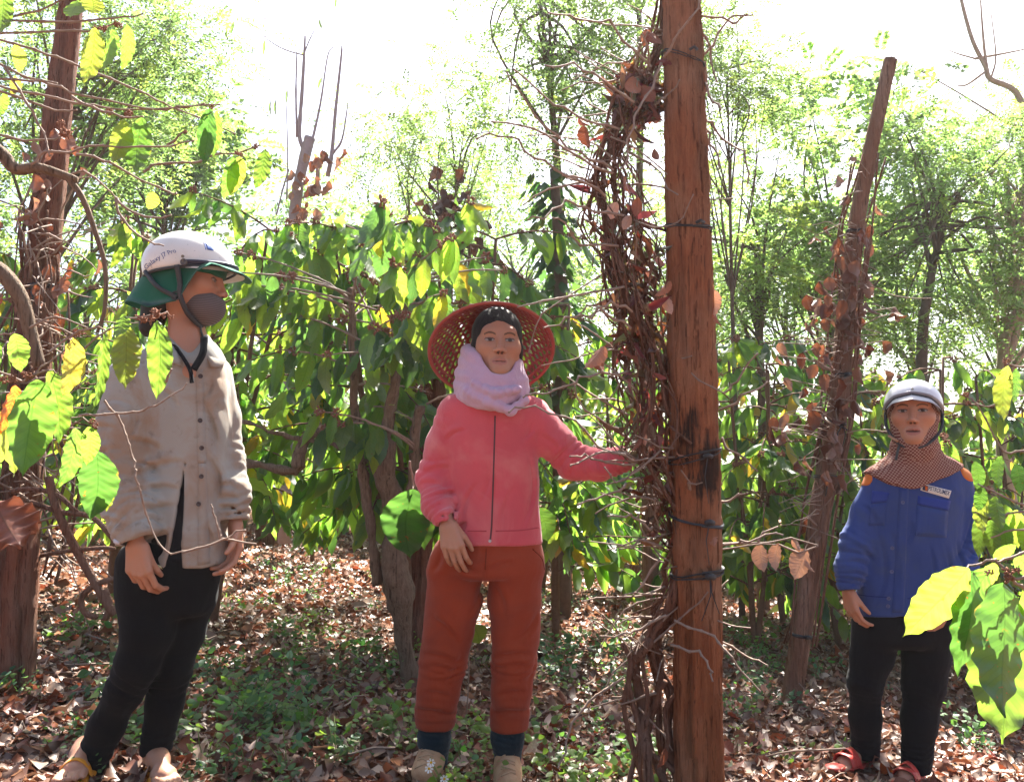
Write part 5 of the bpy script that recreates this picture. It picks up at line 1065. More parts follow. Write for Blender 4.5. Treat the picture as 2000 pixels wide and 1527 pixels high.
# ================================================================== the woman in the pink jacket (middle)
def woman_pink():
    d = 3.04; J = lambda a, b, dd=0.0: P(a, b, d + dd); px = d / F
    t = thing('person', [J(925, 1500)[0], J(925, 1500)[1], gz(*J(925, 1500)[:2])], 'woman in a salmon pink jacket and rust trousers with a conical hat pushed back', 'person')
    pink = m_cloth('salmon_fleece', (.57, .088, .112), .2, (.66, .24, .235), 500, .9, .4, .35, 4); rust = m_cloth('rust_cloth', (.285, .045, .017), .15, (.22, .04, .02), 600, .9, .3, .12)
    # jacket
    jk = Shape(); jk.loft([(757, 930, 996, .05), (770, 897, 1022, .068), (788, 872, 1046, .082), (812, 866, 1050, .095), (850, 868, 1050, .106), (900, 873, 1050, .110), (960, 875, 1050, .106), (1005, 869, 1053, .108), (1032, 863, 1055, .112), (1063, 859, 1058, .116)], d, n=2.3)
    jk.chain([J(888, 802), J(860, 868), J(843, 935, -.01), J(853, 985, -.075), J(871, 1016, -.125)], [31 * px, 27 * px, 27 * px, 25 * px, 22 * px], .03, [(.52, .14, .006, .030), (.85, .16, .006, .022), (.1, .1, .003, .04)], 3)
    jk.chain([J(1040, 812), J(1086, 862), J(1124, 905), J(1176, 908, -.03), J(1230, 893, -.05)], [35 * px, 33 * px, 32 * px, 27 * px, 22 * px], .03, [(.45, .14, .006, .032), (.85, .15, .005, .024), (.08, .12, .003, .05)], 4)
    wl, wr_ = J(874, 1020, -.13), J(1228, 893, -.05); fl, fr_ = unit(J(880, 1050, -.15) - wl), unit(J(1250, 886, -.055) - wr_)
    cuff_cut(jk, wl, fl, .07); cuff_cut(jk, wr_, fr_, .07); jk.cut(J(960, 1062), (0, 0, -1)); dr = drape(.0048, 31, .35, 24, diag=(0, 0, .35)); jk.post = creased(dr, [(872, 862, 912, 842), (828, 925, 876, 912), (822, 945, 872, 950), (846, 972, 892, 962), (855, 992, 898, 984), (862, 1006, 892, 1004), (905, 1015, 938, 940), (955, 880, 938, 985), (1032, 890, 1018, 1030), (985, 1028, 1004, 950), (1052, 850, 1090, 885), (1082, 905, 1112, 878), (1108, 940, 1132, 895), (1150, 938, 1142, 890), (1175, 928, 1168, 885), (1040, 830, 1020, 860), (885, 1025, 900, 980)], d, J(960, 900)[1] + .02); hollow(jk, wl, fl, .027, .012)
    hollow(jk, wr_, fr_, .027, .012)
    o, V, Q = solid('jacket', jk, .005, pink, t, keep=True); T = bvh((V, Q))
    mb = MB(); ribbon(T, [(967, 812), (966, 850), (964, 920), (962, 980), (960, 1030), (957, 1058)], .0028, .0006, mb); mb.build('zip', m_plain('dark_zip', (.10, .035, .04), .5, .4), o)
    mb = MB(); l, n = hit(T, 957, 1056); disc(l, n, .005, .005, mb); mb.build('zip_pull', m_plain('metal_pull', (.6, .6, .6), .3, .5, Metallic=.8), o)
    sm_ = m_plain('seam', (.42, .06, .08), .9, .1)
    for q in ([(866, 1031), (900, 1036), (950, 1037)], [(968, 1037), (1020, 1035), (1052, 1030)]): mb = MB(); ribbon(T, q, .0022, .0006, mb); mb.build('hem_seam', sm_, o)
    # yellow shirt hem
    ys = Shape(); ys.loft([(1030, 868, 1050, .100), (1060, 868, 1050, .109), (1067, 900, 1030, .109), (1069, 910, 1015, .109)], d, n=2.2); solid('undershirt', ys, .006, m_cloth('yellow_shirt', (.55, .33, .05), .1, None, 600, .9, .2), t)
    # trousers
    tr = Shape(); tr.loft([(1040, 872, 1048, .095), (1062, 853, 1058, .110), (1085, 841, 1064, .122), (1112, 834, 1066, .124), (1128, 836, 1062, .118)], d, n=2.2, cap=.03)
    tr.chain([J(889, 1124), J(885, 1180), J(875, 1240), J(865, 1292), J(857, 1345), J(850, 1404, .01)], [54 * px, 48 * px, 44 * px, 40 * px, 37 * px, 37 * px], .016, [(.62, .06, .008, .03), (.95, .07, .006, .03), (.35, .2, .003, .07)], 5)
    tr.chain([J(1008, 1124), J(1005, 1180), J(1008, 1240), J(1003, 1292), J(999, 1345), J(995, 1406, .01)], [54 * px, 47 * px, 42 * px, 38 * px, 36 * px, 35 * px], .016, [(.60, .06, .008, .03), (.95, .07, .006, .03), (.35, .2, .003, .07)], 6)
    for (a, b) in ((850, 1398), (995, 1402)): tr.chain([J(a + 1, b - 12, .01), J(a, b + 8, .01)], [39.5 * px, 38 * px], .004, None, 7)
    for (a, b) in ((849, 1420), (994, 1424)): cuff_cut(tr, J(a, b, .01), (0, 0, -1), .12); hollow(tr, J(a, b, .01), (0, 0, -1), .05, .02)
    tr.post = creased(drape(.0035, 41, .5, 20), [(944, 1112, 895, 1088), (954, 1112, 1005, 1092), (866, 1078, 848, 1112), (826, 1272, 898, 1286), (828, 1296, 890, 1302), (962, 1282, 1042, 1272), (966, 1300, 1036, 1294), (846, 1200, 896, 1245), (1050, 1190, 1010, 1240), (936, 1130, 915, 1200), (962, 1135, 985, 1195), (830, 1345, 880, 1352), (972, 1350, 1030, 1345), (812, 1384, 886, 1392), (962, 1388, 1032, 1386)], d, J(960, 1100)[1] + .03, .008, .009); o, V, Q = solid('trousers', tr, .0058, rust, t, keep=True); T2 = bvh((V, Q)); sm_ = m_plain('rust_seam', (.16, .028, .012), .9, .1)
    for q in ([(1040, 1072), (1058, 1090), (1063, 1112)], [(950, 1070), (949, 1090), (948, 1112)]): mb = MB(); ribbon(T2, q, .0019, .0006, mb); mb.build('seam', sm_, o)
    # socks, shoes
    sk = m_cloth('navy_sock', (.010, .020, .028), .2, None, 500, .95, .4)
    for (a, hb, tb) in ((848, (852, 1484, .06), (822, 1512, -.14)), (991, (990, 1486, .06), (993, 1519, -.15))):
        S = Shape(); S.chain([J(a, 1390, .01), J(a, 1440, .01), J(a + 1, 1486, .015)], [28 * px, 29 * px, 26 * px], .02, [(.5, .4, .003, .02)], 8); solid('sock', S, .005, sk, t)
        hb = J(*hb); tb = J(*tb); hb[2] = gz(hb[0], hb[1]) + .026; tb[2] = gz(tb[0], tb[1]) + .026; f = unit(tb - hb); L = np.linalg.norm(tb - hb); u = np.array([0, 0, 1.]); s_ = np.cross(f, u); sh = Shape()
        sh.cap(hb + u * .035, hb + f * .06 + u * .04, .038, .041, .02); sh.cap(hb + f * .08 + u * .056, hb + f * (L - .055) + u * .032, .042, .036, .03); sh.cap(hb + f * (L - .09) + u * .028, hb + f * (L - .035) + u * .028, .044, .036, .03, flat=(u, .8)); sh.cap(hb + f * .02 + u * .06, hb + f * .055 + u * .095, .037, .041, .02); sh.cut(hb + u * .004, -u); sh.ell(hb + f * .03 + u * .125, (.03, .03, .035), .01, '-')
        sb = m_cloth('tan_canvas', (.47, .29, .165), .2, (.30, .12, .06), 500, .9, .4, .05, 18); so, V, Q = solid('shoe', sh, .0042, sb, t, keep=True); sole = Shape(); sole.cap(hb + u * .004, hb + f * .10 + u * .004, .039, .036, .02, flat=(u, .35)); sole.cap(hb + f * .10 + u * .004, hb + f * (L - .035) + u * .004, .036, .040, .02, flat=(u, .35)); solid('sole', sole, .005, m_plain('gum_sole', (.26, .15, .09), .8, .2), so)
        Ts = bvh((V, Q)); lm = MB()
        for k in range(5):
            c = hb + f * (.095 + .022 * k) + u * .2; 
            pts = []
            for q in (-.024, -.008, .008, .024):
                l, n, i_, r_ = Ts.ray_cast(Vector(c + s_ * q + f * (.008 if (k % 2) ^ (q > 0) else 0)), Vector((0, 0, -1)))
                if l is not None: pts.append(np.array(l) + u * .002)
            if len(pts) > 2: lm.tube(pts, .0030, 5)
        bow = hb + f * .088 + u * .118
        for sg in (-1, 1): lm.tube(spline([bow, bow + s_ * sg * .022 + u * .012, bow + s_ * sg * .036 - u * .006, bow + s_ * sg * .02 - u * .014, bow], 4), .0026, 5)
        lm.build('laces', m_cloth('lace', (.42, .27, .16), .2), so)
    # head, hands
    H = Head(J(971, 673, -.005), (.12, -1, .04), (.02, 0, 1), 1.05); hs = Shape(); H.shape(hs); hs.chain([H.w(0, -.012, -.06), J(962, 770, .0)], [.053, .058], .02)
    h1 = Shape(); hand(h1, wl + fl * .002, unit(fl + np.array([.1, 0, -.35])), (.15, 1, .1), 1.0, (.35, .60, .52, .48, .45), 1, .02, .5); h2 = Shape(); hand(h2, wr_, (1, -.05, .12), (0, .25, -1), 1.0, (.5, .7, .75, .75, .7), 1, .05)
    body_mesh(t, [(core_body(jk, tr), .012, None), (hs, .0024, lambda V: H.colors(V, SKIN * .95)), (h1, .0026, None), (h2, .003, None)])
    hr = Shape(); k = H.sc; hr.ell(H.w(0, -.020, .034), np.array((.083, .100, .092)) * k, 0, '+', H.fr); hr.cap(H.w(-.066, .0, -.01), H.w(-.068, -.005, -.065), .020, .016, .02); hr.cap(H.w(.066, .0, -.01), H.w(.068, -.005, -.065), .020, .016, .02); hr.cap(H.w(0, -.07, -.0), H.w(0, -.08, -.09), .05, .035, .03)
    hr.ell(H.w(0, .095, -.030), np.array((.063, .090, .090)) * k, .006, '-', H.fr); hr.post = drape(.0015, 51, .3, 120); m, tt, oo = new_mat('black_hair'); hz = noise(tt, coords(tt, (60, 60, 4)), 3, 3); bsdf(tt, oo, mix(tt, hz, (.006, .005, .005), (.018, .015, .014)), .55, .25, hz, .5, .004); M['hair'] = m; solid('hair', hr, .0035, m, t)
    # lilac scarf
    sc = Shape(); Cn = J(960, 742, .0)
    def ring(rx, ry, c, dzl, dzr, dzf, dzb, r, wrk, seed, n=16):
        pts = []; rr = []
        for i in range(n + 1):
            th = 2 * math.pi * i / n; c_, s_ = math.cos(th), math.sin(th); dz = dzr * max(c_, 0) + dzl * max(-c_, 0) + dzf * max(-s_, 0) + dzb * max(s_, 0); pts.append(c + np.array([c_ * rx, s_ * ry, dz])); rr.append(r[0] if s_ < -.3 else r[1])
        sc.chain(pts, rr, .007, wrk, seed, kj=.03)
    for (rx, ry, py_, L_, R_, Fz, r_, sd) in ((.080, .088, 716, .050, .006, -.020, .017, 61), (.088, .095, 728, .036, .0, -.024, .018, 62), (.096, .100, 742, .020, -.004, -.020, .020, 63), (.100, .104, 755, .004, -.006, -.028, .020, 64), (.096, .106, 768, .0, .002, -.022, .021, 65), (.086, .108, 778, .012, .014, -.026, .018, 66)): ring(rx, ry, J(960, py_), L_, R_, Fz, .02, (r_, r_ * 1.1), [(.5, 1.5, .0025, .05)], sd)
    sc.chain([J(912, 765, -.10), J(955, 786, -.128), J(998, 803, -.125), J(1024, 782, -.10)], [.014, .017, .013, .014], .006, [(.5, 1, .003, .03)], 67); sc.chain([J(925, 748, -.115), J(965, 768, -.135), J(1012, 760, -.115)], [.010, .015, .012], .006, [(.5, 1, .003, .03)], 68); sc.cap(Cn, J(962, 775), .078, .088, .01)
    sc.ell(H.w(.0, .06, -.035), np.array((.056, .075, .082)) * k, .008, '-', H.fr); sc.post = drape(.0022, 66, 1.2, 50); m, tt, oo = new_mat('lilac_towel'); v = coords(tt); nz = noise(tt, v, 10, 5); tx = noise(tt, coords(tt, (1, 1, .35)), 170, 4, .7); bsdf(tt, oo, mix(tt, nz, (.47, .30, .43), (.58, .41, .53)), .95, .05, math_(tt, 'ADD', tx, nz), .6, .008, Sheen_Weight=.4); solid('scarf', sc, .0042, m, t)
    # basket-weave conical hat, pushed back
    ax = unit((-.07, .64, .77)); e1 = unit(np.array([1., 0, 0]) - ax * ax[0]); e2 = np.cross(ax, e1); c0 = J(960, 686, .0); R = 121 * px; wv = MB()
    def hp(u, v, o=0.0): r = math.hypot(u, v) / R; return c0 + e1 * u + e2 * v + ax * (.168 * (1 - min(1, r) ** 2.0) * (1 - .12 * min(1, r)) + o)
    sp = .0172
    for fam in range(3):
        a = math.radians(60 * fam + 8); dx, dy = math.cos(a), math.sin(a)
        for i in range(-13, 14):
            o_ = (i + .5) * sp
            if abs(o_) > R * .985: continue
            L = math.sqrt(R * R - o_ * o_); nseg = max(4, int(L / .012)); pts = [hp(dx * s_ - dy * o_, dy * s_ + dx * o_, .0006 * fam) for s_ in np.linspace(-L, L, nseg + 1)]; wv.tube(pts, .0040, 4, True, .4, up=ax)
    mh = m_plain('maroon_plastic', (.235, .026, .020), .42, .4, .25, 40); ho = wv.build('hat', mh, t, False); ho['label'] = 'maroon open-weave conical hat pushed back on the head'
    rm = MB(); rm.tube([c0 + (e1 * math.cos(q) + e2 * math.sin(q)) * R for q in np.linspace(0, 2 * math.pi, 61)], .0068, 8, False, .6, up=ax); rm.tube([hp(R * .93 * math.cos(q), R * .93 * math.sin(q)) for q in np.linspace(0, 2 * math.pi, 61)], .0035, 6, False); rm.build('hat_rim', m_plain('maroon_rim', (.30, .055, .042), .4, .4, .15), ho)
    cr = MB(); V = []; Fq = []; N = 32
    for j in range(6):
        for i in range(N): rr = R * .36 * j / 5 + .002; V.append(hp(rr * math.cos(2 * math.pi * i / N), rr * math.sin(2 * math.pi * i / N), .004))
    for j in range(5):
        for i in range(N): Fq.append((j * N + i, j * N + (i + 1) % N, (j + 1) * N + (i + 1) % N, (j + 1) * N + i))
    cr.add(V, Fq); cr.build('hat_crown', mh, ho)
woman_pink()

# ================================================================== the woman in the grey shirt and white helmet (left)
def woman_grey():
    d = 2.67; J = lambda a, b, dd=0.0: P(a, b, d + dd); px = d / F
    t = thing('person', [J(240, 1500)[0], J(240, 1500)[1], gz(*J(240, 1500)[:2])], 'woman in a dirty grey shirt, white helmet and face mask, turned to the right', 'person')
    m, tt, oo = new_mat('grey_herringbone'); v = coords(tt); nz = noise(tt, v, 5, 4); n2 = noise(tt, v, 6, 5, .6, .6); wv = nd(tt, 'TexWave', {'Vector': coords(tt, (1, 1, 1.4)), 'Scale': 95, 'Distortion': 1.2}, bands_direction='DIAGONAL').outputs['Fac']
    c = mix(tt, nz, (.29, .288, .262), (.40, .398, .365)); c = mix(tt, ramp(tt, n2, [(.44, 0), (.62, .8)]), c, (.30, .195, .125)); n5 = noise(tt, v, 24, 4, .6); c = mix(tt, ramp(tt, n5, [(.6, 0), (.72, .6)]), c, (.16, .12, .09)); c = mix(tt, math_(tt, 'MULTIPLY', wv, .28), c, (.25, .22, .18)); fo = noise(tt, coords(tt, (1, 1, .5)), 14, 3, .5, .8); bsdf(tt, oo, c, .92, .1, math_(tt, 'ADD', fo, math_(tt, 'MULTIPLY', wv, .08)), .3, .02, Sheen_Weight=.15); shirt_m = m
    black = m_cloth('black_cloth', (.0055, .0055, .0065), .25, None, 600, .92, .4, .04); blk2 = m_cloth('black_undershirt', (.010, .010, .012), .2, None, 600, .9, .3, .05)
    sh = Shape(); sh.loft([(650, 348, 398, .055, .01), (672, 305, 420, .07), (692, 268, 432, .085), (718, 245, 438, .1), (760, 245, 441, .108), (820, 258, 442, .112), (900, 270, 438, .114), (980, 278, 438, .118), (1050, 288, 442, .124), (1104, 296, 446, .128)], d, n=2.2)
    sh.chain([J(253, 742, -.07), J(240, 825, -.09), J(238, 912, -.10), J(250, 978, -.13), J(264, 1042, -.16)], [44 * px, 41 * px, 40 * px, 43 * px, 38 * px], .03, [(.58, .10, .009, .036), (.88, .16, .007, .03), (.2, .15, .003, .06)], 13)
    sh.chain([J(418, 730, .07), J(437, 815, .08), J(444, 900, .06), J(455, 960, .02), J(459, 1008, .01)], [36 * px, 32 * px, 29 * px, 28 * px, 26 * px], .025, [(.6, .12, .006, .03), (.9, .15, .007, .026)], 14)
    wr_, wl = J(266, 1056, -.165), J(460, 1014, .005); fr_, fl = unit((.22, -.12, -1)), unit((.05, -.08, -1)); cuff_cut(sh, wr_, (.28, -.1, -1), .085); hollow(sh, wr_, fr_, .042, .012); cuff_cut(sh, wl, fl, .06); hollow(sh, wl, fl, .031, .012)
    # open front below: a wedge that shows the dark shirt; curved tails; V at the neck
    zlo = J(360, 1104)[2]
    def tails(p):
        x = p[:, 0]; xm = J(340, 1100)[0]; lim = J(340, 1106)[2] + .30 * np.maximum(0, x - J(418, 1100)[0]) ** 1.0 + .25 * np.maximum(0, J(310, 1100)[0] - x); return lim - p[:, 2]
    sh.op(tails, .004, '&')
    yf = J(380, 1000)[1]
    def wedge(p):
        z0, z1 = J(380, 905)[2], J(380, 1110)[2]; f = np.clip((z0 - p[:, 2]) / (z0 - z1), 0, 1.1); xr = J(386, 905)[0] + f * (J(383, 1110)[0] - J(386, 905)[0]); xl = J(384, 905)[0] + f ** 1.2 * (J(352, 1110)[0] - J(384, 905)[0]); w_ = np.maximum(xl - p[:, 0], p[:, 0] - xr); w_ = np.maximum(w_, p[:, 1] - yf + .02); return np.maximum(w_, p[:, 2] - z0)
    sh.op(wedge, .004, '-'); sh.cap(J(366, 640, -.07), J(373, 708, -.13), .062, .012, .008, '-'); sh.post = creased(drape(.0045, 71, .45, 20, diag=(0, 0, .4)), [(200, 850, 272, 842), (202, 915, 285, 878), (212, 935, 280, 940), (222, 962, 292, 948), (205, 945, 248, 902), (225, 995, 298, 1002), (232, 1020, 300, 1016), (215, 880, 270, 900), (290, 862, 345, 885), (300, 935, 384, 902), (302, 962, 378, 955), (310, 1005, 372, 985), (318, 1050, 362, 1035), (402, 765, 426, 900), (412, 880, 432, 985), (300, 800, 285, 870), (436, 948, 470, 955), (436, 970, 472, 975), (438, 990, 474, 998), (330, 760, 372, 800), (405, 1000, 428, 1075), (300, 905, 340, 925), (425, 740, 412, 790)], d, J(360, 900)[1] + .02, .008, .008)
    o, V, Q = solid('shirt', sh, .005, shirt_m, t, keep=True); T = bvh((V, Q))
    mb = MB(); patch(T, [(383, 722), (396, 722), (402, 905), (386, 905)], 2, 24, .0022, mb, .004); mb.build('placket', shirt_m, o); mb = MB()
    patch(T, [(387, 905), (402, 905), (410, 1100), (386, 1104)], 2, 20, .0022, mb, .004); mb.build('placket', shirt_m, o)
    bm = m_plain('dark_button', (.06, .045, .045), .35, .5)
    for (a, b) in ((391, 735), (390, 821), (393, 874), (392, 930), (387, 984)):
        l, n = hit(T, a, b); mb = MB(); disc(l + n * .003, n, .0068, .003, mb); mb.build('button', bm, o)
    # collar
    fb = math.atan2(-.82, .57); mb = MB(); V = []; Fq = []; nA = 40; prof = [(.074, -.006), (.066, .030), (.070, .037), (.077, .034), (.094, .012), (.106, -.012), (.102, -.016), (.090, .004)]; c0 = J(362, 684, .0)
    for i in range(nA + 1):
        th = fb + math.radians(20 + 320 * i / nA); fr = max(0, math.cos(th - fb)); open_ = 1 + .12 * max(0, math.cos(th - fb))
        for (r_, z_) in prof: V.append(c0 + np.array([math.cos(th) * r_ * open_ * 1.06, math.sin(th) * r_ * open_, z_ - .050 * max(0, math.cos(th - fb)) ** 1.2 + .012 * max(0, -math.cos(th - fb)) + .003 * math.sin(7 * th)]))
    npf = len(prof)
    for i in range(nA):
        for k in range(npf): Fq.append((i * npf + k, i * npf + (k + 1) % npf, (i + 1) * npf + (k + 1) % npf, (i + 1) * npf + k))
    Fq += [tuple(range(npf - 1, -1, -1)), tuple(nA * npf + k for k in range(npf))]; mb.add(V, Fq); mb.build('collar', shirt_m, o)
    mb = MB(); strap_tube(mb, [J(330, 660, -.045), J(352, 690, -.10), J(371, 722, -.128), J(375, 748, -.13)], .007, flat=.5); strap_tube(mb, [J(398, 660, -.06), J(396, 690, -.11), J(378, 722, -.128)], .011, flat=.5); mb.build('neckline', blk2, o)
    mb = MB(); patch(T, [(223, 1052), (234, 1058), (234, 1068), (224, 1066)], 2, 2, .003, mb); mb.build('cuff_tag', m_plain('white_tag', (.6, .6, .65), .8, .1), o)
    # dark undershirt tail
    u2 = Shape(); u2.loft([(700, 300, 420, .07), (860, 285, 425, .100), (1000, 292, 424, .108), (1095, 306, 428, .118)], d, n=2.2); solid('undershirt', u2, .007, blk2, t)
    mb = MB(); uT = bvh(polygonise(u2, u2.lo, u2.hi, .012)); ribbon(uT, [(384, 920), (376, 980), (368, 1040), (364, 1092)], .010, .004, mb); mb.build('undershirt_flap', m_cloth('navy_flap', (.012, .013, .018), .2), t)
    # trousers
    tr = Shape(); tr.loft([(1055, 250, 430, .112), (1090, 232, 430, .122), (1130, 230, 426, .124), (1180, 236, 416, .118), (1200, 240, 410, .11)], d, n=2.2, cap=.03)
    tr.chain([J(292, 1160, -.04), J(290, 1225, -.06), J(268, 1295, -.07), J(240, 1350, -.05), J(208, 1415, -.02), J(176, 1494, .0)], [57 * px, 47 * px, 37 * px, 33 * px, 31 * px, 30 * px], .025, [(.45, .10, .006, .03), (.9, .1, .004, .03)], 15)
    tr.chain([J(364, 1160, .05), J(352, 1235, .04), J(336, 1298, .03), J(322, 1370, .04), J(304, 1462, .05)], [56 * px, 45 * px, 38 * px, 33 * px, 29 * px], .025, [(.5, .10, .006, .03), (.92, .1, .004, .03)], 16)
    for (a, b, dd, f) in ((170, 1508, 0, (-.35, 0, -1)), (302, 1478, .05, (-.1, 0, -1))): cuff_cut(tr, J(a, b, dd), f, .1); hollow(tr, J(a, b, dd), f, .042, .015)
    tr.post = drape(.003, 81, .5, 22); solid('trousers', tr, .006, black, t)
    # feet in slippers
    orange = m_plain('orange_foam', (.62, .24, .02), .6, .3, .2, 50); fts = []
    for (hb, tb, an) in ((J(168, 1508, .03), J(132, 1530, -.16), J(182, 1476, .0)), (J(300, 1490, .06), J(332, 1508, -.13), J(303, 1460, .05))):
        hb[2] = gz(hb[0], hb[1]) + .022; tb[2] = gz(tb[0], tb[1]) + .022; S = Shape(); foot(S, hb, tb); S.cap(hb + np.array([0, 0, .04]), an, .030, .030, .02); fts.append((S, .0045, None)); f = unit(tb - hb); L = np.linalg.norm(tb - hb); u = np.array([0, 0, 1.]); s_ = np.cross(f, u)
        so = Shape(); so.cap(hb - u * .006, hb + f * L * .5 - u * .006, .036, .034, .02, flat=(u, .32)); so.cap(hb + f * L * .5 - u * .006, hb + f * (L - .01) - u * .006, .036, .040, .02, flat=(u, .32)); sl_ = solid('slipper', so, .005, orange, t); mb = MB(); a = hb + f * L * .62; mb.tube(spline([a - s_ * .045, a - s_ * .03 + u * .034, a + u * .05, a + s_ * .03 + u * .034, a + s_ * .045], 4), .016, 8, True, .22, up=u); mb.build('slipper_strap', orange, sl_)
    # head
    H = Head(J(371, 545, .0), (.995, .04, -.12), (.10, 0, 1), 1.04); hs = Shape(); H.shape(hs); hs.chain([H.w(0, -.020, -.055), J(366, 655, -.005), J(362, 705, .0)], [.045, .045, .058], .02); hs.cap(J(364, 660, -.01), J(370, 730, -.05), .045, .05, .03)
    h1 = Shape(); hand(h1, wr_ + fr_ * .004, unit((.16, -.05, -1)), (.25, 1, .0), 1.04, (.7, .62, .70, .74, .78), 1, .02, .15); h2 = Shape(); hand(h2, wl + fl * .004, unit((.06, -.1, -1)), (-.75, -.65, 0), 1.0, (.45, .5, .55, .6, .6), -1, .04, .5)
    body_mesh(t, [(core_body(sh, tr, .02), .013, None), (hs, .0028, lambda V: H.colors(V, SKIN * .95)), (h1, .0026, None), (h2, .0028, None)] + fts)
    hr = Shape(); hr.ell(H.w(0, -.022, .03), np.array((.080, .098, .090)) * H.sc, 0, '+', H.fr); hr.cap(H.w(0, -.078, -.03), H.w(0, -.088, -.150), .050, .034, .03); hr.ell(H.w(0, .095, -.03), np.array((.07, .1, .095)) * H.sc, .006, '-', H.fr); solid('hair', hr, .005, M['hair'], t)
    mk = Shape(); mk.ell(H.w(0, .050, -.074), np.array((.066, .062, .056)) * H.sc, 0, '+', H.fr); mk.op(lambda p: (H.loc(p)[:, 2] + .030 + .35 * np.maximum(0, H.loc(p)[:, 1] - .06)) * H.sc, .006, '&'); m, tt, oo = new_mat('grey_mask'); wv = nd(tt, 'TexWave', {'Vector': coords(tt, (0, 0, 1)), 'Scale': 62}, bands_direction='Z').outputs['Fac']; bsdf(tt, oo, mix(tt, wv, (.085, .068, .072), (.16, .135, .135)), .9, .1, wv, .2, .002); mo = solid('face_mask', mk, .0035, m, t)
    mb = MB(); mb.tube(spline([H.w(.058, .02, -.05), H.w(.072, .0, -.03), H.w(.078, -.015, -.005)], 4), .0016, 5); mb.build('ear_loop', m, mo)
    # green cloth hat under the helmet
    tab = [(0, .078, -.024, .006), (30, .074, -.016, .006), (50, .056, -.004, .004), (64, .036, -.035, .0), (80, .016, -.125, -.01), (125, .016, -.145, -.02), (150, .042, -.138, -.025), (180, .060, -.13, -.025)]
    def brim(th):
        a = abs(((math.degrees(th) + 180) % 360) - 180); return [np.interp(a, [r[0] for r in tab], [r[k] for r in tab]) for k in (1, 2, 3)]
    V = []; Fq = []; N, Mr = 56, 7
    for lay in (0, 1):
        for j in range(Mr + 1):
            for i in range(N):
                th = 2 * math.pi * i / N; ro, dz, zi = brim(th); f = j / Mr; rx, ry = .084 + ro * f ** .9, .102 + ro * f ** .9; wz = .004 * math.sin(5 * th + 1) * f; z = .042 + zi + (dz - zi) * f ** 1.15 + wz - lay * .0025; V.append(H.w(math.sin(th) * rx, -.008 + math.cos(th) * ry, z))
    n0 = (Mr + 1) * N
    for lay in (0, 1):
        for j in range(Mr):
            for i in range(N): a = lay * n0 + j * N + i; b = lay * n0 + j * N + (i + 1) % N; q = (a, b, b + N, a + N); Fq.append(q if lay else q[::-1])
    for i in range(N): a = Mr * N + i; b = Mr * N + (i + 1) % N; Fq.append((a, b, n0 + b, n0 + a))
    mb = MB(); mb.add(V, Fq); mb.build('sun_hat', m_cloth('green_cloth', (.012, .115, .070), .2, None, 700, .85, .2, .15), t)
    cp = Shape(); cp.ell(H.w(0, -.006, .03), np.array((.087, .105, .09)) * H.sc, 0, '+', H.fr); cp.op(lambda p: (.012 - H.loc(p)[:, 2]) * H.sc, .004, '&'); solid('sun_hat_crown', cp, .005, bpy.data.materials['green_cloth'], t)
    # helmet
    def rim(th): a = abs(((math.degrees(th) + 180) % 360) - 180); return math.radians(np.interp(a, [0, 35, 70, 110, 145, 180], [84, 88, 97, 108, 116, 118]))
    wht = m_shell('white_shell', (.72, .70, .66)); ho, pt, (hv, hf) = helmet(H, .032, (.108, .130, .104), rim, t, wht); HT = bvh((hv, hf))
    ink = m_plain('blue_grey_ink', (.10, .13, .28), .4, .4, .05)
    def onhelm(x, y): a = np.array([285., 527.]); e = np.array([345., 493.]); dv = e - a; nrm = np.array([dv[1], -dv[0]]); q = a + dv * x + nrm * y; q[1] += -5 * math.sin(math.pi * x); l, n = hit(HT, *q); return l + n * .0009
    lettering('Galaxy J7 Pro', onhelm, ink, ho, bold=.006)
    def onhelm2(x0, y0, w_, h_): return lambda: None
    mb = MB(); patch(HT, [(401, 474), (413, 477), (417, 490), (405, 488)], 5, 4, .001, mb, .0008); patch(HT, [(398, 472), (399.6, 472), (403, 488), (401.5, 488)], 1, 4, .001, mb, .0008); mb.build('emblem', m_plain('blue_emblem', (.05, .13, .45), .4, .4, .1), ho)
    for (a, b) in ((357, 501), (282, 543)): l, n = hit(HT, a, b); mb = MB(); disc(l, n, .0045, .002, mb); mb.build('rivet', m_plain('rivet', (.22, .2, .16), .4, .5), ho)
    pk = MB(); nA = 20; Vp = []; Fp = []
    for j in range(5):
        for i in range(nA + 1): th = math.radians(-78 + 156 * i / nA); c_ = math.cos(math.radians((-78 + 156 * i / nA) * 1.1)); b = pt(th, 1.0, .004); e = b + ((np.array([math.sin(th) * .3, math.cos(th), -.55]) * .026 * max(0, c_) * j / 4) @ H.fr); Vp.append(e)
    k = len(Vp); Vp += [v + np.array([0, 0, -.003]) for v in Vp]
    for j in range(4):
        for i in range(nA): a = j * (nA + 1) + i; q = (a, a + 1, a + nA + 2, a + nA + 1); Fp.append(q); Fp.append(tuple(x + k for x in q[::-1]))
    pk.add(Vp, Fp); pk.build('peak', wht, ho)
    mb = MB(); mb.tube([pt(math.radians(a), .93 + .05 * math.cos(math.radians(a)), .003) for a in range(-82, 83, 6)], .011, 6, True, .25, up=H.fr[1]); mb.build('peak_band', m_plain('navy_band', (.03, .035, .07), .45, .4), ho)
    for sg in (1, -1): l = pt(math.radians(80 * sg), .94, .004); mb = MB(); disc(l, H.fr[0] * sg, .010, .006, mb); mb.build('snap', m_plain('dark_snap', (.10, .09, .085), .4, .5), ho)
    mb = MB(); sx = 1 if H.fr[0][1] < 0 else -1
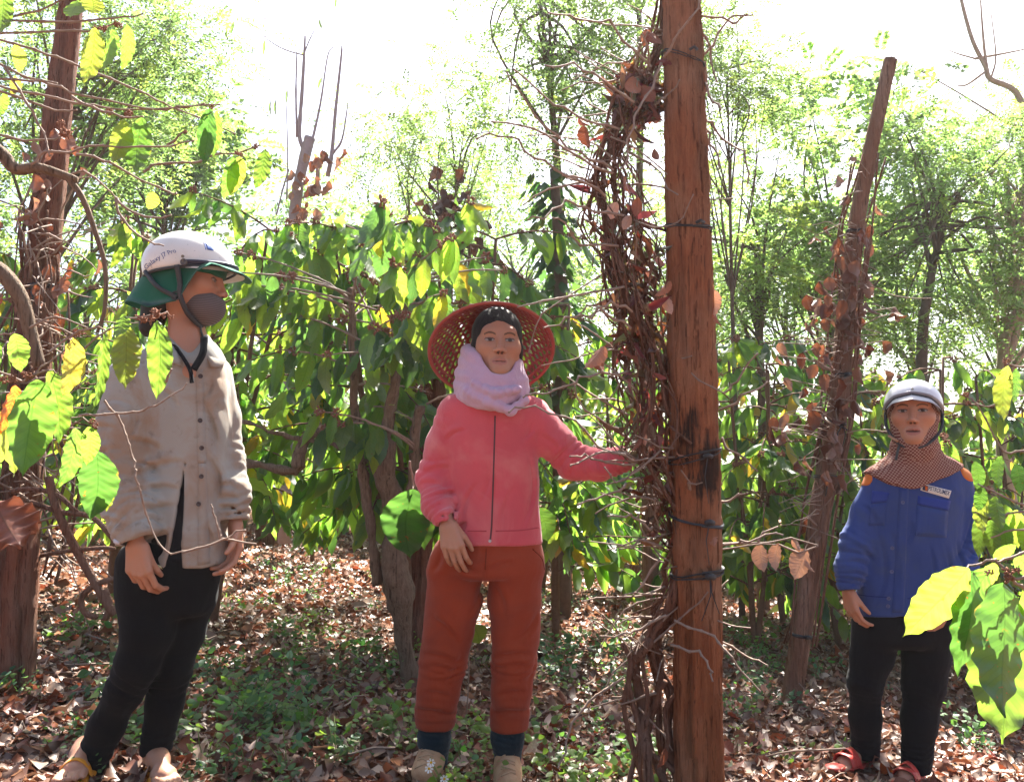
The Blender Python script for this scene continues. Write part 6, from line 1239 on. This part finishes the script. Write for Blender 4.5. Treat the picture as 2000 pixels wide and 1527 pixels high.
    strap_tube(mb, [pt(math.radians(88 * sx), .97, .004), H.w(.098 * sx, .008, -.03), H.w(.096 * sx, .012, -.062), H.w(.072 * sx, .03, -.105), H.w(.03 * sx, .05, -.128), H.w(-.03 * sx, .05, -.128), H.w(-.07 * sx, .03, -.10)], .009, up=H.fr[1], flat=.9)
    strap_tube(mb, [pt(math.radians(140 * sx), .97, .002), H.w(.098 * sx, -.05, -.05), H.w(.096 * sx, .005, -.072)], .008, up=H.fr[1], flat=.9); strap_tube(mb, [H.w(.02 * sx, .055, -.128), H.w(.02 * sx, .062, -.15), H.w(.01 * sx, .085, -.20)], .007, flat=.35); mb.build('chin_strap', M['strap'], ho)
    mb = MB(); b = H.w(.100 * sx, .004, -.068); r_ = H.fr; mb.tube([b + (np.array([0, math.cos(q) * .013, math.sin(q) * .011]) @ r_) for q in np.linspace(0, 6.283, 13)], .003, 6, False); mb.build('buckle', M['strap'], ho)
    # a scrap held between finger and thumb
    mb = MB(); q = J(307, 1102, -.19); mb.add([q, q + np.array([.012, -.003, -.004]), q + np.array([.016, 0, -.014]), q + np.array([.004, .002, -.008]), q + np.array([.006, .004, -.003]), q + np.array([.012, .004, -.010])], [(0, 1, 2, 3), (0, 3, 5, 4), (1, 4, 5, 2), (0, 4, 1), (3, 2, 5)]); o = mb.build('leaf_scrap', m_plain('pale_scrap', (.5, .5, .3), .8, .1)); tag(o, 'small pale scrap of leaf pinched in the grey-shirted woman\'s hand', 'leaf scrap')
woman_grey()

# ================================================================== the woman in the blue work jacket (right)
def woman_blue():
    d = 3.58; J = lambda a, b, dd=0.0: P(a, b, d + dd); px = d / F
    t = thing('person', [J(1740, 1500)[0], J(1740, 1500)[1], gz(*J(1740, 1500)[:2])], 'woman in a blue work jacket, checked hood and white helmet facing the camera', 'person')
    blue = m_cloth('blue_drill', (.028, .060, .225), .25, (.045, .075, .19), 600, .85, .3, .15, 9); black = m_cloth('charcoal_cloth', (.007, .007, .009), .25, None, 600, .92, .4, .04)
    jk = Shape(); jk.loft([(880, 1762, 1816, .055), (900, 1730, 1854, .072), (918, 1712, 1872, .085), (945, 1702, 1882, .098), (1000, 1697, 1882, .108), (1080, 1685, 1878, .114), (1150, 1676, 1868, .118), (1205, 1668, 1860, .124)], d, n=2.3)
    jk.chain([J(1714, 940), J(1690, 1000), J(1671, 1060, -.01), J(1660, 1108, -.03), J(1656, 1146, -.05)], [23 * px, 25 * px, 27 * px, 26 * px, 20 * px], .025, [(.65, .13, .006, .03), (.92, .12, .006, .02)], 23)
    jk.chain([J(1870, 940), J(1882, 1000), J(1887, 1060, -.01), J(1876, 1110, -.05), J(1856, 1150, -.09)], [24 * px, 26 * px, 27 * px, 26 * px, 21 * px], .025, [(.62, .13, .006, .03), (.92, .12, .005, .022)], 24)
    wr_, wl = J(1656, 1150, -.05), J(1853, 1156, -.095); fr_, fl = unit((.05, -.1, -1)), unit((-.25, -.25, -1)); cuff_cut(jk, wr_, fr_, .055); hollow(jk, wr_, fr_, .030, .012); cuff_cut(jk, wl, fl, .055); hollow(jk, wl, fl, .030, .012)
    jk.cut(J(1740, 1195), (.06, 0, -1)); jk.post = creased(drape(.0045, 91, .35, 22, diag=(0, 0, .2)), [(1648, 1060, 1692, 1092), (1642, 1092, 1684, 1104), (1640, 1112, 1678, 1124), (1645, 1132, 1672, 1134), (1702, 1040, 1690, 1185), (1722, 1035, 1715, 1185), (1822, 1060, 1815, 1195), (1846, 1055, 1844, 1180), (1884, 1000, 1850, 1082), (1900, 1050, 1862, 1092), (1905, 1085, 1872, 1100), (1675, 985, 1700, 1020), (1790, 1060, 1782, 1180), (1755, 1010, 1748, 1060)], d, J(1780, 1000)[1] + .02, .007, .008); o, V, Q = solid('jacket', jk, .0052, blue, t, keep=True); T = bvh((V, Q))
    mb = MB(); patch(T, [(1757, 950), (1775, 952), (1765, 1196), (1742, 1196)], 3, 26, .0025, mb, .004); mb.build('placket', blue, o)
    flap = m_cloth('blue_flap', (.022, .05, .265), .15, None, 600, .85, .2, .15)
    for q in ([(1704, 958), (1738, 962), (1732, 979), (1701, 983)], [(1793, 968), (1856, 978), (1852, 997), (1791, 984)]): mb = MB(); patch(T, q, 8, 4, .004, mb, .006); mb.build('pocket_flap', flap, o)
    for q in ([(1700, 985), (1733, 981), (1727, 1026), (1696, 1026)], [(1791, 986), (1852, 998), (1848, 1050), (1786, 1046)]): mb = MB(); patch(T, q, 8, 6, .0018, mb, .004); mb.build('pocket', blue, o)
    bm = m_plain('blue_button', (.06, .08, .2), .35, .5)
    for (a, b) in ((1763, 981), (1742, 1070), (1741, 1116), (1735, 1168), (1734, 1183)): l, n = hit(T, a, b); mb = MB(); disc(l + n * .003, n, .0075, .003, mb); mb.build('button', bm, o)
    sm_ = m_plain('dark_blue_seam', (.012, .026, .14), .9, .1)
    for q in ([(1672, 1160), (1700, 1164), (1735, 1166)], [(1772, 1168), (1820, 1172), (1862, 1170)]): mb = MB(); ribbon(T, q, .0016, .0006, mb); mb.build('hem_seam', sm_, o)
    # name patch
    lab = [(1800, 944), (1857, 958), (1852, 973), (1797, 957)]; mb = MB(); patch(T, lab, 10, 3, .0045, mb, .003); lo_ = mb.build('name_patch', m_cloth('white_patch', (.66, .66, .62), .06, None, 600, .9, .15), o)
    LT = T
    def onlab(x, y): tl, tr_, br, bl = [np.array(q, float) for q in lab]; v = .66 - y * 4.6; u = .25 + .72 * x; q = (tl * (1 - u) + tr_ * u) * (1 - v) + (bl * (1 - u) + br * u) * v; l, n = hit(LT, *q); return l + n * .0056
    lettering('PETROLIMEX', onlab, m_plain('navy_ink', (.035, .045, .10), .7, .2, .05), lo_, bold=.01)
    mb = MB(); patch(T, [(1802.5, 946.5), (1812.5, 949), (1811, 959.5), (1800.5, 956.5)], 3, 3, .0054, mb, .001); mb.build('emblem_field', m_plain('navy_field', (.05, .05, .10), .7, .2), lo_); mb = MB(); patch(T, [(1805, 948.5), (1810.5, 950), (1810, 956.5), (1806.5, 957.5)], 3, 3, .0064, mb, .001); mb.build('emblem', m_plain('orange_emblem', (.6, .14, .02), .7, .2), lo_)
    org = m_cloth('orange_panel', (.60, .17, .03), .15, None, 600, .85, .2)
    for (a, b, rx, dd) in ((1880, 925, 24, 0), (1688, 930, 11, 0)):
        S = Shape(); S.ell(J(a, b, -.0), (rx * px, .075, 19 * px), 0); solid('shoulder_panel', on(jk, S, .003), .004, org, o)
    # trousers
    tr = Shape(); tr.loft([(1178, 1680, 1850, .108), (1210, 1670, 1860, .120), (1245, 1668, 1860, .118), (1262, 1674, 1852, .108)], d, n=2.2, cap=.03)
    tr.chain([J(1714, 1225), J(1703, 1280), J(1690, 1330), J(1690, 1400, .03), J(1690, 1468, .07)], [46 * px, 38 * px, 30 * px, 28 * px, 27 * px], .02, [(.45, .1, .004, .03), (.9, .1, .004, .03)], 25); tr.chain([J(1812, 1225), J(1809, 1280), J(1804, 1330), J(1796, 1405), J(1790, 1495)], [47 * px, 42 * px, 37 * px, 31 * px, 27 * px], .02, [(.45, .1, .004, .03), (.9, .1, .004, .03)], 26)
    for (a, b, dd) in ((1690, 1480, .07), (1789, 1508, 0)): cuff_cut(tr, J(a, b, dd), (0, 0, -1), .09); hollow(tr, J(a, b, dd), (0, 0, -1), .045, .015)
    tr.post = drape(.003, 95, .5, 22); solid('trousers', tr, .006, black, t)
    red = m_plain('red_rubber', (.52, .05, .035), .45, .4, .12, 60); fts = []
    for (hb, tb) in ((J(1690, 1488, .09), J(1632, 1490, -.02)), (J(1790, 1508, .03), J(1752, 1528, -.14))):
        hb[2] = gz(hb[0], hb[1]) + .022; tb[2] = gz(tb[0], tb[1]) + .022; S = Shape(); f = unit(tb - hb); tb = hb + f * .215; tb[2] = gz(tb[0], tb[1]) + .022; foot(S, hb, tb); S.cap(hb + np.array([0, 0, .04]), hb + np.array([0, 0, .12]), .032, .034, .02); fts.append((S, .0045, None)); L = .215; u = np.array([0, 0, 1.]); s_ = np.cross(f, u)
        so = Shape(); so.cap(hb - u * .006, hb + f * L * .5 - u * .006, .036, .034, .02, flat=(u, .32)); so.cap(hb + f * L * .5 - u * .006, hb + f * (L - .005) - u * .006, .036, .041, .02, flat=(u, .32)); sl_ = solid('slipper', so, .005, red, t); mb = MB()
        for q, r in ((.50, .020), (.62, .022)): a = hb + f * L * q; mb.tube(spline([a - s_ * .047, a - s_ * .034 + u * .034, a + u * (.062 - .02 * (q > .55)), a + s_ * .034 + u * .034, a + s_ * .047], 5), r, 8, True, .16, up=u)
        mb.build('slipper_strap', red, sl_)
    H = Head(J(1784, 806, -.02), (-.44, -.90, .02), (.01, 0, 1), 1.12, .004); hs = Shape(); H.shape(hs); hs.chain([H.w(0, -.012, -.06), J(1784, 895)], [.055, .06], .02)
    h1 = Shape(); hand(h1, wr_ + fr_ * .002, unit((.12, -.1, -1)), (1, .35, 0), .98, (.4, .5, .55, .6, .65), 1, .03, .4); h2 = Shape(); hand(h2, wl + fl * .002, unit((-.2, -.15, -1)), (-1, .3, 0), .98, (.3, .5, .5, .5, .5), -1, .04, .5)
    body_mesh(t, [(core_body(jk, tr, .02), .013, None), (hs, .0026, lambda V: H.colors(V, SKIN * 1.03)), (h1, .003, None), (h2, .003, None)] + fts)
    # checked hood and cape
    m, tt, oo = new_mat('checked_cotton'); g = nd(tt, 'NewGeometry'); mp = nd(tt, 'Mapping', {'Vector': g.outputs['Position'], 'Scale': (1, .35, 1), 'Rotation': (0, .12, 0)}); ck = nd(tt, 'TexChecker', {'Vector': mp.outputs[0], 'Color1': (.145, .040, .030, 1), 'Color2': (.34, .215, .17, 1), 'Scale': 150.0}).outputs[0]; nz = noise(tt, coords(tt), 20, 3); bsdf(tt, oo, ck, .9, .1, nz, .3, .01); chk = m
    hd = Shape(); k = H.sc; hd.ell(H.w(0, -.010, -.01), np.array((.083, .098, .108)) * k, 0, '+', H.fr); hd.op(lambda p: (H.loc(p)[:, 2] - .052) * k, .004, '&'); hd.chain([H.w(0, .0, -.075), H.w(0, .0, -.12), J(1786, 905)], [.070 * k, .066 * k, .095], .02, [(.4, .5, .004, .03)], 27); hd.ell(H.w(0, .10, -.012), np.array((.061, .085, .094)) * k, .006, '-', H.fr); hd.ell(H.w(0, -.006, .0), np.array((.070, .09, .10)) * k, .004, '-', H.fr)
    rg = Shape(); rg.ell(J(1778, 880), (104 * px, .24, 80 * px), 0); rg.cut(J(1800, 940), (.36, 0, -.93), .01); cape = on(jk, rg, .013); cd = drape(.006, 97, .25, 26); hd.op(lambda p: cd(p, cape(p)), .03, '+'); hd.lo = np.minimum(hd.lo, rg.lo); hd.hi = np.maximum(hd.hi, rg.hi); solid('hood', hd, .0042, chk, t)
    V = []; Fq = []; nA = 24
    for lay in (0, 1):
        for j in range(4):
            for i in range(nA + 1): a = math.radians(-72 + 144 * i / nA); f = j / 3; V.append(H.w(math.sin(a) * (.082 + .012 * f), -.006 + math.cos(a) * (.098 + .026 * f * max(0, math.cos(a)) ** .7), (.050 - .045 * (1 - math.cos(a)) - .014 * f - .003 * lay)))
    n0 = 4 * (nA + 1)
    for lay in (0, 1):
        for j in range(3):
            for i in range(nA): a = lay * n0 + j * (nA + 1) + i; q = (a, a + 1, a + nA + 2, a + nA + 1); Fq.append(q if lay == 0 else q[::-1])
    for i in range(nA): a = 3 * (nA + 1) + i; Fq.append((a, a + 1, n0 + a + 1, n0 + a))
    mb = MB(); mb.add(V, Fq); mb.build('hood_peak', chk, t)
    def rim(th): a = abs(((math.degrees(th) + 180) % 360) - 180); return math.radians(np.interp(a, [0, 35, 70, 110, 180], [74, 82, 106, 116, 118]))
    ho, pt, (hv, hf) = helmet(H, .028, (.097, .118, .092), rim, t, m_shell('grey_white_shell', (.60, .59, .62))); HT = bvh((hv, hf)); mb = MB(); mb.tube([pt(math.radians(a), .93, .003) for a in range(-80, 81, 6)], .008, 6, True, .3, up=H.fr[1]); mb.build('peak_band', m_plain('silver_band', (.25, .26, .30), .3, .5), ho)
    pk = MB(); V = []; Fq = []
    for lay in (0, 1):
        for j in range(3):
            for i in range(nA + 1): dg = -75 + 150 * i / nA; a = math.radians(dg); b = pt(a, 1.0, .003); V.append(b + (np.array([math.sin(a) * .3, math.cos(a), -.75]) * .026 * max(0, math.cos(a * 1.15)) * j / 2) @ H.fr + np.array([0, 0, -.003 * lay]))
    n0 = 3 * (nA + 1)
    for lay in (0, 1):
        for j in range(2):
            for i in range(nA): a = lay * n0 + j * (nA + 1) + i; q = (a, a + 1, a + nA + 2, a + nA + 1); Fq.append(q if lay == 0 else q[::-1])
    pk.add(V, Fq); pk.build('peak', m_shell('silver_peak', (.5, .5, .52)), ho); l, n = hit(HT, 1782, 760); mb = MB(); disc(l, n, .005, .003, mb); mb.build('rivet', bpy.data.materials['rivet'], ho)
    mb = MB(); strap_tube(mb, [pt(math.radians(-85), .98, .0), H.w(-.090, .03, -.05), H.w(-.070, .05, -.09), H.w(-.03, .068, -.122), H.w(.02, .070, -.126), H.w(.06, .05, -.10), H.w(.088, .025, -.05), pt(math.radians(85), .98, 0)], .0065, up=H.fr[1], flat=.6); strap_tube(mb, [H.w(.045, .06, -.115), H.w(.052, .07, -.14), H.w(.058, .072, -.17)], .006, flat=.4); mb.build('chin_strap', M['strap'], ho)
    mb = MB(); a = H.w(.05, .066, -.105); b = H.w(.078, .045, -.085); mb.tube(spline([a, (a + b) / 2 + H.fr[1] * .006, b], 3), .010, 8, True, .5); mb.build('strap_pad', m_plain('tan_pad', (.42, .24, .14), .8, .2), ho)
woman_blue()
# ------------------------------------------------------------------ thin volume added to imitate veiling lens glare
def glare_veil():
    x0, x1, y0, y1, z0, z1 = -440, 440, -80, 440, -3.0, 12.0; mb = MB()
    mb.add([(x0, y0, z0), (x1, y0, z0), (x1, y1, z0), (x0, y1, z0), (x0, y0, z1), (x1, y0, z1), (x1, y1, z1), (x0, y1, z1)], [(3, 2, 1, 0), (4, 5, 6, 7), (0, 1, 5, 4), (1, 2, 6, 5), (2, 3, 7, 6), (3, 0, 4, 7)])
    m, t, o = new_mat('glare_volume'); v = nd(t, 'VolumePrincipled', {'Color': (.93, .96, 1, 1), 'Density': .0012, 'Anisotropy': .5}); t.links.new(v.outputs[0], o.inputs['Volume'])
    h = mb.build('glare_veil', m, None, False); tag(h, 'thin bright volume added to imitate veiling lens glare', 'glare_veil', kind='stuff')
glare_veil()
